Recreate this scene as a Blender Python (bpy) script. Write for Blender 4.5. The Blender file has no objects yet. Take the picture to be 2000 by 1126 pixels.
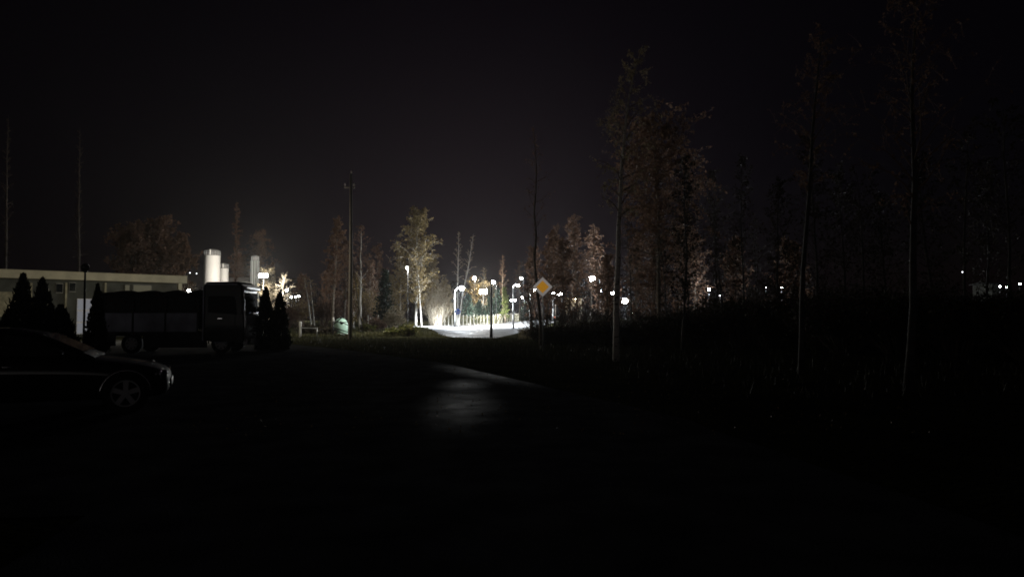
import bpy, math, random
from mathutils import Vector, Matrix
PI = math.pi
C = bpy.context.scene.collection
SC = bpy.context.scene

# ------------------------------------------------------------------ camera geometry (photo is 2000 x 1126)
F = 1380.0
EYE = 1.6
TH = math.atan(55.0 / F)
CT, ST = math.cos(TH), math.sin(TH)

def gz(x, y):
    t = min(1.0, max(0.0, (y - 100.0) / 65.0)); t = t * t * (3 - 2 * t)
    z = 0.55 * t
    s = min(1.0, max(0.0, (x - 7.0) / 16.0)); s = s * s * (3 - 2 * s)
    u = min(1.0, max(0.0, (y - 12.0) / 14.0))
    return z + 0.55 * s * u

def P(px, py, Y):
    a = (px - 1000.0) / F; b = (563.0 - py) / F
    dy = CT - b * ST; dz = ST + b * CT
    t = Y / dy
    return Vector((a * t, Y, EYE + dz * t))

def X(px, Y):
    return (px - 1000.0) / F * Y

def base(px, Y):
    x = X(px, Y)
    return Vector((x, Y, gz(x, Y)))

# ------------------------------------------------------------------ materials
MATS = {}
def mat(name, col, rough=0.8, metal=0.0, spec=0.5, noise=0.0, nscale=6.0, coat=0.0, bump=0.0, bscale=30.0, col2=None, stretch=None):
    m = bpy.data.materials.new(name); m.use_nodes = True
    nt = m.node_tree; b = nt.nodes['Principled BSDF']
    b.inputs['Roughness'].default_value = rough
    b.inputs['Metallic'].default_value = metal
    b.inputs['Specular IOR Level'].default_value = spec
    b.inputs['Coat Weight'].default_value = coat
    b.inputs['Coat Roughness'].default_value = 0.04
    b.inputs['Base Color'].default_value = (*col, 1)
    tc = nt.nodes.new('ShaderNodeTexCoord')
    src = tc.outputs['Object']
    if stretch:
        mp = nt.nodes.new('ShaderNodeMapping'); mp.inputs['Scale'].default_value = stretch
        nt.links.new(src, mp.inputs['Vector']); src = mp.outputs['Vector']
    if noise > 0 or col2:
        n = nt.nodes.new('ShaderNodeTexNoise'); n.inputs['Scale'].default_value = nscale; n.inputs['Detail'].default_value = 5
        nt.links.new(src, n.inputs['Vector'])
        r = nt.nodes.new('ShaderNodeValToRGB')
        lo = tuple(c * (1 - noise) for c in col) if not col2 else col2
        hi = tuple(min(1, c * (1 + noise)) for c in col) if not col2 else col
        r.color_ramp.elements[0].position = 0.35; r.color_ramp.elements[1].position = 0.65
        r.color_ramp.elements[0].color = (*lo, 1); r.color_ramp.elements[1].color = (*hi, 1)
        nt.links.new(n.outputs['Fac'], r.inputs['Fac']); nt.links.new(r.outputs['Color'], b.inputs['Base Color'])
    if bump > 0:
        n2 = nt.nodes.new('ShaderNodeTexNoise'); n2.inputs['Scale'].default_value = bscale; n2.inputs['Detail'].default_value = 6
        nt.links.new(src, n2.inputs['Vector'])
        bp = nt.nodes.new('ShaderNodeBump'); bp.inputs['Strength'].default_value = bump; bp.inputs['Distance'].default_value = 0.05
        nt.links.new(n2.outputs['Fac'], bp.inputs['Height']); nt.links.new(bp.outputs['Normal'], b.inputs['Normal'])
    MATS[name] = m
    return m

def emit(name, col, strength):
    m = bpy.data.materials.new(name); m.use_nodes = True
    nt = m.node_tree; nt.nodes.clear()
    e = nt.nodes.new('ShaderNodeEmission'); o = nt.nodes.new('ShaderNodeOutputMaterial')
    e.inputs['Color'].default_value = (*col, 1); e.inputs['Strength'].default_value = strength
    nt.links.new(e.outputs[0], o.inputs['Surface'])
    MATS[name] = m
    return m

def leafmat(name, c1, c2, trans=0.35):
    m = bpy.data.materials.new(name); m.use_nodes = True
    nt = m.node_tree; nt.nodes.clear()
    o = nt.nodes.new('ShaderNodeOutputMaterial')
    g = nt.nodes.new('ShaderNodeNewGeometry')
    r = nt.nodes.new('ShaderNodeValToRGB')
    r.color_ramp.elements[0].color = (*c1, 1); r.color_ramp.elements[1].color = (*c2, 1)
    nt.links.new(g.outputs['Random Per Island'], r.inputs['Fac'])
    d = nt.nodes.new('ShaderNodeBsdfPrincipled'); d.inputs['Roughness'].default_value = 0.6; d.inputs['Specular IOR Level'].default_value = 0.12
    t = nt.nodes.new('ShaderNodeBsdfTranslucent')
    mx = nt.nodes.new('ShaderNodeMixShader'); mx.inputs[0].default_value = trans
    nt.links.new(r.outputs['Color'], d.inputs['Base Color']); nt.links.new(r.outputs['Color'], t.inputs['Color'])
    nt.links.new(d.outputs[0], mx.inputs[1]); nt.links.new(t.outputs[0], mx.inputs[2]); nt.links.new(mx.outputs[0], o.inputs['Surface'])
    MATS[name] = m
    return m

mat('grass_soil', (0.034, 0.036, 0.018), 0.95, spec=0.0, noise=0.5, nscale=0.7, bump=0.6, bscale=9, col2=(0.020, 0.017, 0.010))
def asphalt(name, c, rough_lo, rough_hi):
    m = mat(name, c, 0.5, noise=0.28, nscale=1.4, bump=0.32, bscale=70)
    nt = m.node_tree; b = nt.nodes['Principled BSDF']
    tc = nt.nodes.new('ShaderNodeTexCoord')
    n = nt.nodes.new('ShaderNodeTexNoise'); n.inputs['Scale'].default_value = 0.45; n.inputs['Detail'].default_value = 4
    r = nt.nodes.new('ShaderNodeMapRange'); r.inputs['From Min'].default_value = 0.38; r.inputs['From Max'].default_value = 0.62
    r.inputs['To Min'].default_value = rough_lo; r.inputs['To Max'].default_value = rough_hi
    nt.links.new(tc.outputs['Object'], n.inputs['Vector']); nt.links.new(n.outputs['Fac'], r.inputs['Value'])
    nt.links.new(r.outputs['Result'], b.inputs['Roughness'])
    return m
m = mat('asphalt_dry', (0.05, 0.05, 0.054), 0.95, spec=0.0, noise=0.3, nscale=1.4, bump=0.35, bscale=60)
def damp(m, blobs):
    # damp areas of the street: lower roughness inside soft elongated blots, broken by noise
    nt = m.node_tree; b = nt.nodes['Principled BSDF']; tc = nt.nodes.new('ShaderNodeTexCoord')
    ns = nt.nodes.new('ShaderNodeTexNoise'); ns.inputs['Scale'].default_value = 1.7; ns.inputs['Detail'].default_value = 8; ns.inputs['Roughness'].default_value = 0.65
    nt.links.new(tc.outputs['Object'], ns.inputs['Vector'])
    def M(op, a, b_=None, c=False):
        n = nt.nodes.new('ShaderNodeMath'); n.operation = op; n.use_clamp = c
        for i, v in enumerate((a, b_)):
            if v is None: continue
            if hasattr(v, 'links'): nt.links.new(v, n.inputs[i])
            else: n.inputs[i].default_value = v
        return n.outputs[0]
    tot = None
    for cx, cy, ang, la, lb, k in blobs:
        mp = nt.nodes.new('ShaderNodeMapping'); mp.vector_type = 'TEXTURE'
        mp.inputs['Location'].default_value = (cx, cy, 0); mp.inputs['Rotation'].default_value = (0, 0, ang); mp.inputs['Scale'].default_value = (la, lb, 1000)
        nt.links.new(tc.outputs['Object'], mp.inputs['Vector'])
        ln = nt.nodes.new('ShaderNodeVectorMath'); ln.operation = 'LENGTH'; nt.links.new(mp.outputs['Vector'], ln.inputs[0])
        d = M('MULTIPLY', ln.outputs['Value'], ln.outputs['Value'])
        g = M('MULTIPLY', M('POWER', 2.718, M('MULTIPLY', d, -1.7)), k)
        tot = g if tot is None else M('MAXIMUM', tot, g)
    nz = nt.nodes.new('ShaderNodeMapRange'); nz.inputs['From Min'].default_value = 0.34; nz.inputs['From Max'].default_value = 0.66; nz.inputs['To Min'].default_value = 0.05; nz.inputs['To Max'].default_value = 1.0
    nt.links.new(ns.outputs['Fac'], nz.inputs['Value'])
    msk = M('MULTIPLY', tot, nz.outputs['Result'], True)
    r1 = nt.nodes.new('ShaderNodeMapRange'); r1.inputs['To Min'].default_value = 0.95; r1.inputs['To Max'].default_value = 0.42; nt.links.new(msk, r1.inputs['Value']); nt.links.new(r1.outputs[0], b.inputs['Roughness'])
    r2 = nt.nodes.new('ShaderNodeMapRange'); r2.inputs['To Min'].default_value = 0.0; r2.inputs['To Max'].default_value = 0.28; nt.links.new(msk, r2.inputs['Value']); nt.links.new(r2.outputs[0], b.inputs['Specular IOR Level'])
damp(m, [(-.72, 19.9, math.atan2(7.8, -3.0), 2.2, .5, .62), (-1.1, 16.6, PI / 2, .9, .34, .6), (-.9, 12.9, PI / 2 + .05, 1.9, .42, .5)])
asphalt('asphalt_damp', (0.030, 0.030, 0.033), 0.36, 0.62)
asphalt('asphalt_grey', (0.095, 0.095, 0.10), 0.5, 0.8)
mat('kerb_concrete', (0.32, 0.31, 0.29), 0.85, noise=0.2)
mat('paving', (0.26, 0.25, 0.24), 0.85, noise=0.2, nscale=3)
mat('road_paint', (0.75, 0.75, 0.73), 0.6, noise=0.2, nscale=4)
# birch bark: pale with dark cross marks
m = mat('birch_bark', (0.62, 0.58, 0.52), 0.75, nscale=5, col2=(0.10, 0.08, 0.07), stretch=(1.2, 1.2, 3.0))
m.node_tree.nodes['Color Ramp'].color_ramp.elements[0].position = 0.36
m.node_tree.nodes['Color Ramp'].color_ramp.elements[1].position = 0.44
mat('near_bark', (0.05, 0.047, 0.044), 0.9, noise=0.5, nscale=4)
mat('dark_bark', (0.085, 0.065, 0.05), 0.9, noise=0.4, bump=0.6, bscale=14)
mat('grey_bark', (0.20, 0.165, 0.13), 0.9, noise=0.4)
mat('twig', (0.16, 0.105, 0.075), 0.85)
mat('pale_twig', (0.46, 0.40, 0.31), 0.85)
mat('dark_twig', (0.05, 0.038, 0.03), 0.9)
leafmat('leaf_yellow', (0.21, 0.145, 0.055), (0.34, 0.26, 0.12))
leafmat('leaf_brown', (0.15, 0.088, 0.060), (0.26, 0.16, 0.105), 0.45)
leafmat('leaf_tan', (0.22, 0.17, 0.10), (0.36, 0.30, 0.19))
leafmat('leaf_olive', (0.07, 0.085, 0.02), (0.15, 0.13, 0.04))
leafmat('leaf_pale_green', (0.12, 0.17, 0.05), (0.24, 0.28, 0.10))
leafmat('needle_blue', (0.030, 0.058, 0.045), (0.060, 0.098, 0.075), 0.15)
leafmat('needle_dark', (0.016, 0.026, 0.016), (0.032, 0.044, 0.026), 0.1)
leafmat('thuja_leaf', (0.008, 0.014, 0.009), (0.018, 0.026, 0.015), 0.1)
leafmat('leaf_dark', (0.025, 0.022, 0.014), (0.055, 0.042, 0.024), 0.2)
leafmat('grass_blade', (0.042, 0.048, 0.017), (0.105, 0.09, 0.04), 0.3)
leafmat('unlit_grass', (0.014, 0.016, 0.007), (0.032, 0.030, 0.013), 0.2)  # darker copy of the verge grass, lack of light put into the colour
leafmat('dry_grass', (0.10, 0.08, 0.04), (0.20, 0.16, 0.09), 0.3)
leafmat('fallen_leaf', (0.10, 0.06, 0.025), (0.24, 0.16, 0.07), 0.1)
mat('concrete_post', (0.76, 0.72, 0.62), 0.85, noise=0.2, nscale=3)
mat('wire', (0.20, 0.19, 0.15), 0.5, metal=0.3)
mat('galvanised', (0.55, 0.56, 0.57), 0.45, metal=0.6, noise=0.12)
mat('lamp_pole_paint', (0.42, 0.42, 0.41), 0.5, noise=0.1)
mat('black_paint', (0.012, 0.012, 0.013), 0.5)
mat('dark_metal', (0.03, 0.03, 0.032), 0.5, metal=0.3)
mat('sign_white', (0.8, 0.8, 0.8), 0.4)
mat('sign_yellow', (0.72, 0.36, 0.035), 0.08, metal=1.0)
mat('sheeting_white', (0.46, 0.45, 0.44), 0.08, metal=1.0)
mat('sign_blue', (0.02, 0.10, 0.48), 0.4)
mat('sign_back', (0.35, 0.35, 0.36), 0.5)
mat('cream_fascia', (0.42, 0.385, 0.28), 0.7, noise=0.12, nscale=1.5)
mat('wall_render', (0.062, 0.064, 0.055), 0.9, noise=0.3, nscale=0.9)
mat('lit_wall_and_stone', (0.34, 0.31, 0.21), 0.9, noise=0.35, nscale=2.2, bump=0.6, bscale=5)  # pilaster stone; its yellow also paints the lit stretch of wall
mat('roof_felt', (0.03, 0.03, 0.03), 0.9)
mat('white_door', (0.62, 0.62, 0.68), 0.6, noise=0.15, nscale=2)
mat('window_frame', (0.13, 0.13, 0.12), 0.5)
mat('glass_dark', (0.01, 0.012, 0.014), 0.05, spec=0.6)
mat('car_paint', (0.006, 0.006, 0.008), 0.6, spec=0.1, coat=0.55)
mat('dark_chrome', (0.30, 0.30, 0.31), 0.10, metal=1.0)  # metal put on the car's wheel arches to catch a glint line
mat('car_trim', (0.012, 0.012, 0.012), 0.45)
mat('chrome', (0.75, 0.75, 0.76), 0.12, metal=1.0)
mat('rim', (0.50, 0.50, 0.52), 0.45)
mat('rubber', (0.012, 0.012, 0.012), 0.85)
mat('lens_clear', (0.03, 0.03, 0.033), 0.05, spec=0.9, coat=1.0)
mat('truck_paint', (0.009, 0.010, 0.013), 0.3, spec=0.12, coat=0.1)
mat('truck_lit_front', (0.60, 0.60, 0.60), 0.3, coat=0.6)  # paler than the cab sides: the lit look of the front is in the colour
mat('glint_metal', (0.8, 0.8, 0.82), 0.3, metal=1.0)
mat('tarpaulin', (0.010, 0.011, 0.015), 0.55, noise=0.3, nscale=2, bump=0.4, bscale=4)
mat('aluminium_sheen', (0.34, 0.35, 0.42), 0.5, metal=0.4, noise=0.3, nscale=1.2)  # bare metal parts; its bluish tone also paints the lorry side's reflection band
mat('silo_white', (0.72, 0.69, 0.66), 0.6, noise=0.06, nscale=0.3)
mat('silo_dark', (0.14, 0.13, 0.125), 0.7)
mat('silo_grey', (0.13, 0.14, 0.125), 0.6, noise=0.15, nscale=0.5)
mat('bin_green', (0.34, 0.52, 0.43), 0.5, noise=0.06, nscale=2)
mat('bin_grey', (0.40, 0.46, 0.42), 0.5)
mat('wood_pole', (0.30, 0.27, 0.24), 0.85, noise=0.3, stretch=(4, 4, 0.6))
mat('ceramic', (0.55, 0.5, 0.45), 0.2)
mat('white_post', (0.72, 0.71, 0.68), 0.6, noise=0.1)
mat('house_wall', (0.62, 0.55, 0.42), 0.85, noise=0.1, nscale=0.8)
mat('white_wall', (0.72, 0.72, 0.74), 0.85, noise=0.1, nscale=0.8)
mat('roof_tile', (0.12, 0.05, 0.035), 0.85, noise=0.3, nscale=3)
emit('lens_cold', (0.90, 0.96, 1.0), 260.0)
emit('lens_neutral', (1.0, 0.97, 0.90), 220.0)
emit('lens_warm', (1.0, 0.86, 0.62), 160.0)
emit('lens_far', (0.92, 0.96, 1.0), 90.0)
emit('lens_far_blue', (0.62, 0.72, 1.0), 40.0)
emit('lens_small', (0.93, 0.95, 1.0), 8.0)
emit('lens_dim', (0.9, 0.93, 1.0), 0.5)
emit('lens_tail', (1.0, 0.24, 0.14), 6.0)
emit('window_warm', (1.0, 0.92, 0.62), 0.07)
emit('window_cold', (0.9, 0.92, 1.0), 0.16)

# ------------------------------------------------------------------ mesh builder
class MB:
    def __init__(s): s.v = []; s.f = []; s.mi = []; s.cur = 0
    def face(s, idx): s.f.append(idx); s.mi.append(s.cur)
    def quad(s, a, b, c, d):
        n = len(s.v); s.v += [tuple(a), tuple(b), tuple(c), tuple(d)]; s.face((n, n + 1, n + 2, n + 3))
    def tri(s, a, b, c):
        n = len(s.v); s.v += [tuple(a), tuple(b), tuple(c)]; s.face((n, n + 1, n + 2))
    def box(s, c, d, M=None):
        cx, cy, cz = c; x, y, z = d[0] / 2, d[1] / 2, d[2] / 2
        n = len(s.v)
        for sz in (-1, 1):
            for sx, sy in ((-1, -1), (1, -1), (1, 1), (-1, 1)):
                p = Vector((cx + sx * x, cy + sy * y, cz + sz * z))
                s.v.append(tuple(M @ p if M else p))
        for q in ((3, 2, 1, 0), (4, 5, 6, 7), (0, 1, 5, 4), (1, 2, 6, 5), (2, 3, 7, 6), (3, 0, 4, 7)):
            s.face(tuple(n + i for i in q))
    def tube(s, pts, rad, n=6, caps=True):
        pts = [Vector(p) for p in pts]
        if not hasattr(rad, '__len__'): rad = [rad] * len(pts)
        st = len(s.v)
        ref = None
        for i, p in enumerate(pts):
            t = (pts[min(i + 1, len(pts) - 1)] - pts[max(i - 1, 0)])
            if t.length < 1e-9: t = Vector((0, 0, 1))
            t.normalize()
            if ref is None:
                ref = Vector((1, 0, 0)) if abs(t.x) < 0.8 else Vector((0, 1, 0))
            u = ref - t * ref.dot(t)
            if u.length < 1e-6: u = Vector((0, 1, 0)) - t * t.y
            u.normalize(); w = t.cross(u); ref = u
            for k in range(n):
                a = 2 * PI * k / n
                s.v.append(tuple(p + (u * math.cos(a) + w * math.sin(a)) * rad[i]))
        for i in range(len(pts) - 1):
            for k in range(n):
                k2 = (k + 1) % n
                s.face((st + i * n + k, st + i * n + k2, st + (i + 1) * n + k2, st + (i + 1) * n + k))
        if caps:
            s.face(tuple(st + k for k in reversed(range(n))))
            s.face(tuple(st + (len(pts) - 1) * n + k for k in range(n)))
    def lathe(s, prof, n=20, origin=(0, 0, 0), M=None, caps=True):
        st = len(s.v); o = Vector(origin)
        for r, z in prof:
            for k in range(n):
                a = 2 * PI * k / n
                p = Vector((r * math.cos(a), r * math.sin(a), z))
                if M: p = M @ p
                s.v.append(tuple(p + o))
        for i in range(len(prof) - 1):
            for k in range(n):
                k2 = (k + 1) % n
                s.face((st + i * n + k, st + i * n + k2, st + (i + 1) * n + k2, st + (i + 1) * n + k))
        if not caps: return
        s.face(tuple(st + k for k in reversed(range(n))))
        s.face(tuple(st + (len(prof) - 1) * n + k for k in range(n)))
    def ball(s, c, r, n=12, m=8, sz=1.0):
        s.lathe([(max(1e-4, r * math.sin(PI * i / m)), -r * sz * math.cos(PI * i / m)) for i in range(m + 1)], n, c)
    def loft(s, rings, close=True, caps=True):
        st = len(s.v); n = len(rings[0])
        for r in rings: s.v += [tuple(p) for p in r]
        for i in range(len(rings) - 1):
            for k in range(n if close else n - 1):
                k2 = (k + 1) % n
                s.face((st + i * n + k, st + i * n + k2, st + (i + 1) * n + k2, st + (i + 1) * n + k))
        if caps:
            s.face(tuple(st + k for k in reversed(range(n)))); s.face(tuple(st + (len(rings) - 1) * n + k for k in range(n)))
    def mesh(s, name, mats, smooth=False):
        me = bpy.data.meshes.new(name)
        me.from_pydata(s.v, [], s.f)
        for m in (mats if isinstance(mats, (list, tuple)) else [mats]): me.materials.append(MATS[m])
        me.polygons.foreach_set('material_index', s.mi)
        if smooth: me.polygons.foreach_set('use_smooth', [True] * len(s.f))
        me.update()
        return me
    def build(s, name, mats, parent=None, smooth=False, bevel=0.0, seg=2):
        o = bpy.data.objects.new(name, s.mesh(name, mats, smooth)); C.objects.link(o)
        if parent: o.parent = parent
        if bevel > 0:
            b = o.modifiers.new('Bevel', 'BEVEL'); b.width = bevel; b.segments = seg; b.limit_method = 'ANGLE'; b.angle_limit = 0.6
        return o

def tag(o, label=None, cat=None, group=None, kind=None):
    if label: o['label'] = label
    if cat: o['category'] = cat
    if group: o['group'] = group
    if kind: o['kind'] = kind
    return o
def thing(name, label, cat, loc=(0, 0, 0), rz=0.0, group=None):
    o = bpy.data.objects.new(name, None); C.objects.link(o); o.location = loc; o.rotation_euler = (0, 0, rz); o.empty_display_size = 0.3
    return tag(o, label, cat, group)
def mobj(name, me, parent):
    o = bpy.data.objects.new(name, me); C.objects.link(o); o.parent = parent
    return o
def lamp_light(kind, loc, power, col, parent=None, size=160, blend=0.5, radius=0.12):
    l = bpy.data.lights.new('lamp_light', kind); l.energy = power; l.color = col; l.shadow_soft_size = radius
    if kind == 'SPOT': l.spot_size = math.radians(size); l.spot_blend = blend
    o = bpy.data.objects.new('lamp_light', l); C.objects.link(o); o.location = loc
    if parent: o.parent = parent
    return o

# ------------------------------------------------------------------ ground and roads
def draped(name, left, right, z, mname, sub=8, cross=8, jit=0.0, seed=1):
    rnd = random.Random(seed)
    def dens(pl):
        out = []
        for a, b in zip(pl[:-1], pl[1:]):
            for k in range(sub):
                t = k / sub; out.append((a[0] + (b[0] - a[0]) * t, a[1] + (b[1] - a[1]) * t))
        out.append(pl[-1]); return out
    L, R = dens(left), dens(right); mb = MB(); n = cross + 1
    for l, r in zip(L, R):
        jl, jr = rnd.uniform(-jit, jit), rnd.uniform(-jit, jit)
        for k in range(n):
            t = k / cross
            x = l[0] + (r[0] - l[0]) * t + (jl if k == 0 else jr if k == cross else 0); y = l[1] + (r[1] - l[1]) * t
            mb.v.append((x, y, gz(x, y) + z))
    for i in range(len(L) - 1):
        for k in range(cross):
            mb.face((i * n + k, i * n + k + 1, (i + 1) * n + k + 1, (i + 1) * n + k))
    o = mb.build(name, mname, smooth=True); tag(o, kind='structure'); return o

mb = MB()
xs = [-600, -400, -250, -150, -100] + [-80 + 2.5 * i for i in range(77)] + [140, 200, 300, 450, 600]
ys = [-60, -20, -8] + [2.5 * i for i in range(81)] + [230, 280, 350, 450, 600, 800]
for y in ys:
    for x in xs: mb.v.append((x, y, gz(x, y)))
nx = len(xs)
for j in range(len(ys) - 1):
    for i in range(nx - 1): mb.face((j * nx + i, j * nx + i + 1, (j + 1) * nx + i + 1, (j + 1) * nx + i))
tag(mb.build('ground', 'grass_soil', smooth=True), kind='structure')

# the near street runs forward and bends left behind a grass island
near_R = [(4.6, -12), (3.9, 4), (2.7, 11), (0.6, 16.7), (-2.4, 24.5), (-8.0, 34), (-15, 44), (-22, 54)]
near_L = [(-3.4, -12), (-3.2, 4), (-4.0, 11), (-5.6, 16.7), (-8.6, 23.0), (-14.0, 31), (-20.5, 39.5), (-27, 48)]
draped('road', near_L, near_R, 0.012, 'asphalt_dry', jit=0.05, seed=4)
# yard in front of the lorry
draped('yard', [(-40, 2), (-44, 26), (-52, 46)], [(-1.0, 6), (-9.0, 28), (-22.2, 46)], 0.006, 'asphalt_dry')
# the lit street beyond
far_L = [(-4.6, 55), (-6.3, 62), (-8.4, 78), (-11.2, 95), (-12.4, 108), (-7.5, 126), (1.0, 150), (9, 200), (16, 280)]
far_R = [(-1.2, 53), (0.0, 63), (1.4, 78), (3.0, 95), (4.2, 108), (6.0, 126), (9.5, 150), (17, 200), (24, 280)]
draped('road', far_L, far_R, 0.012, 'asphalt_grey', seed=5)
# pavement beside the fence with a kerb
draped('pavement', [(-15.6, 101), (-14.6, 110), (-9.6, 127.5), (-1.2, 151.5)], [(-11.95, 101), (-12.4, 109), (-7.9, 126), (0.7, 150)], 0.11, 'paving')
mb = MB()
pts = [(-11.9, 100.5), (-12.3, 108.5), (-7.6, 126), (0.9, 150)]
for (a, b) in zip(pts[:-1], pts[1:]):
    for k in range(8):
        p = Vector((a[0] + (b[0] - a[0]) * k / 8, a[1] + (b[1] - a[1]) * k / 8, 0)); q = Vector((a[0] + (b[0] - a[0]) * (k + 1) / 8, a[1] + (b[1] - a[1]) * (k + 1) / 8, 0))
        d = (q - p); ang = math.atan2(d.y, d.x); mid = (p + q) / 2
        M = Matrix.Translation((mid.x, mid.y, gz(mid.x, mid.y) + 0.06)) @ Matrix.Rotation(ang, 4, 'Z')
        mb.box((0, 0, 0), (d.length, 0.15, 0.13), M)
tag(mb.build('kerb', 'kerb_concrete'), kind='structure')
# crossing stripes / centre dashes on the lit street
mb = MB()
for k in range(7):
    y0 = 66 + k * 8; y1 = y0 + 3.5
    cx = lambda y: -4.0 + (y - 63) * 0.02
    n = len(mb.v)
    for (x, y) in ((cx(y0) - .07, y0), (cx(y0) + .07, y0), (cx(y1) + .07, y1), (cx(y1) - .07, y1)): mb.v.append((x, y, gz(x, y) + 0.018))
    mb.face((n, n + 1, n + 2, n + 3))
tag(mb.build('road_marking', 'road_paint'), kind='structure')

# ------------------------------------------------------------------ trees
def rvec(r):
    while True:
        v = Vector((r.uniform(-1, 1), r.uniform(-1, 1), r.uniform(-1, 1)))
        if 0.05 < v.length < 1: return v.normalized()

def leafquad(mb, c, s, r, flat=None):
    u = rvec(r); w = rvec(r); w = (w - u * w.dot(u)).normalized()
    u *= s * r.uniform(.5, 1); w *= s * .5 * r.uniform(.6, 1.1)
    n = len(mb.v)
    mb.v += [tuple(c - u), tuple(c + w * .9 - u * .15), tuple(c + u), tuple(c - w - u * .1)]
    mb.face((n, n + 1, n + 2, n + 3))

def tree_parts(h, spread, seed, r0=0.14, crown0=0.3, nb=26, ntw=5, nl=5, ls=0.12, lean=(0, 0), wob=0.25, up=0.9, shape='birch', droop=0.35, tub=7, twr=0.012, stems=None, lp=1.15):
    """trunk with limbs and twigs, and the leaves"""
    r = random.Random(seed); tb = MB(); lf = MB()
    stems = stems or [((0, 0), lean, 1.0)]
    for (off, ln, hs) in stems:
        H = h * hs; N = 10; pts = []
        wx, wy = 0, 0
        for i in range(N + 1):
            t = i / N
            pts.append(Vector((off[0] + ln[0] * t ** lp + wx, off[1] + ln[1] * t ** lp + wy, H * t)))
            wx += r.uniform(-1, 1) * wob * H / 60; wy += r.uniform(-1, 1) * wob * H / 60
        rad = [r0 * hs * (1.25 if i == 0 else 1) * (1 - i / N) ** .8 + .008 for i in range(N + 1)]
        tb.cur = 0; tb.tube(pts, rad, tub); 
        def at(t):
            x = t * N; i = min(N - 1, int(x)); return pts[i].lerp(pts[i + 1], x - i)
        az = r.uniform(0, 6.28)
        for b in range(nb):
            t = crown0 + (0.98 - crown0) * ((b + r.random() * .8) / nb) ** .9
            tt = (t - crown0) / (1 - crown0)
            if shape == 'birch': L = spread * (.45 + 2.2 * tt if tt < .25 else 1 - .35 * (tt - .25) / .4 if tt < .65 else .65 - .42 * (tt - .65) / .35)
            elif shape == 'round': L = spread * math.sqrt(max(.05, 1 - (2 * tt - .75) ** 2 / 1.9))
            else: L = spread * (1.0 - .8 * tt)
            L *= r.uniform(.65, 1.15) * hs
            az += 2.4 + r.uniform(-.5, .5)
            e = up * r.uniform(.7, 1.2)
            d = Vector((math.cos(az) * math.cos(e), math.sin(az) * math.cos(e), math.sin(e)))
            p0 = at(t); bp = [p0]
            for k in range(1, 5):
                d = (d + rvec(r) * .22 + Vector((0, 0, -droop * .25 * k / 2))).normalized()
                bp.append(bp[-1] + d * L / 4)
            br = max(twr, r0 * .32 * (1 - tt * .75) * hs)
            tb.cur = 0 if br > .04 else 1
            tb.tube(bp, [br, br * .75, br * .5, br * .35, twr * .6], 4, caps=False)
            tb.cur = 1
            for q in range(ntw):
                s = r.uniform(.25, 1.0) * 4; i = min(3, int(s)); q0 = bp[i].lerp(bp[i + 1], s - i)
                d2 = (d * .5 + rvec(r) * .9 + Vector((0, 0, .25 - droop))).normalized()
                l2 = L * r.uniform(.18, .42)
                q1 = q0 + d2 * l2 * .5; d2 = (d2 + Vector((0, 0, -droop))).normalized(); q2 = q1 + d2 * l2 * .5
                tb.tube([q0, q1, q2], [twr, twr * .75, twr * .4], 3, caps=False)
                for z in range(nl):
                    u = r.random(); c = q0.lerp(q1, u * 2) if u < .5 else q1.lerp(q2, u * 2 - 1)
                    leafquad(lf, c + rvec(r) * ls * 1.6 * r.random(), ls * r.uniform(.6, 1.3), r)
    return tb, lf

def add_tree(name, label, loc, tb, lf, bark, twig, leaf, group=None, rz=0.0, cat='tree'):
    o = thing(name, label, cat, loc, rz, group)
    tb.build('trunk', [bark, twig], o, smooth=True)
    if lf and lf.v: lf.build('crown', leaf, o)
    return o

def spruce_parts(h, w, seed, n=26, ls=0.32, dens=9):
    r = random.Random(seed); tb = MB(); lf = MB()
    tb.tube([(0, 0, 0), (0, 0, h * .5), (0, 0, h)], [h * .014, h * .008, .01], 6)
    for i in range(n):
        t = .06 + .92 * i / n; z = h * t; L = w * (1 - t) ** .8 + .12
        nbr = max(4, int(9 * (1 - t) + 4))
        a0 = r.uniform(0, 6)
        for b in range(nbr):
            a = a0 + 6.283 * b / nbr + r.uniform(-.25, .25); l = L * r.uniform(.7, 1.15)
            d = Vector((math.cos(a), math.sin(a), 0))
            tip = Vector((0, 0, z)) + d * l + Vector((0, 0, -.22 * l + r.uniform(-.15, .2)))
            tb.tube([(0, 0, z), Vector((0, 0, z)).lerp(tip, .6) + Vector((0, 0, .03)), tip], [.03, .018, .008], 3, caps=False)
            for k in range(dens):
                u = (k + r.random()) / dens
                c = Vector((0, 0, z)).lerp(tip, .15 + .9 * u)
                leafquad(lf, c + rvec(r) * ls * .5, ls * r.uniform(.5, 1.2) * (1.1 - .4 * u), r)
    return tb, lf

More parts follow.
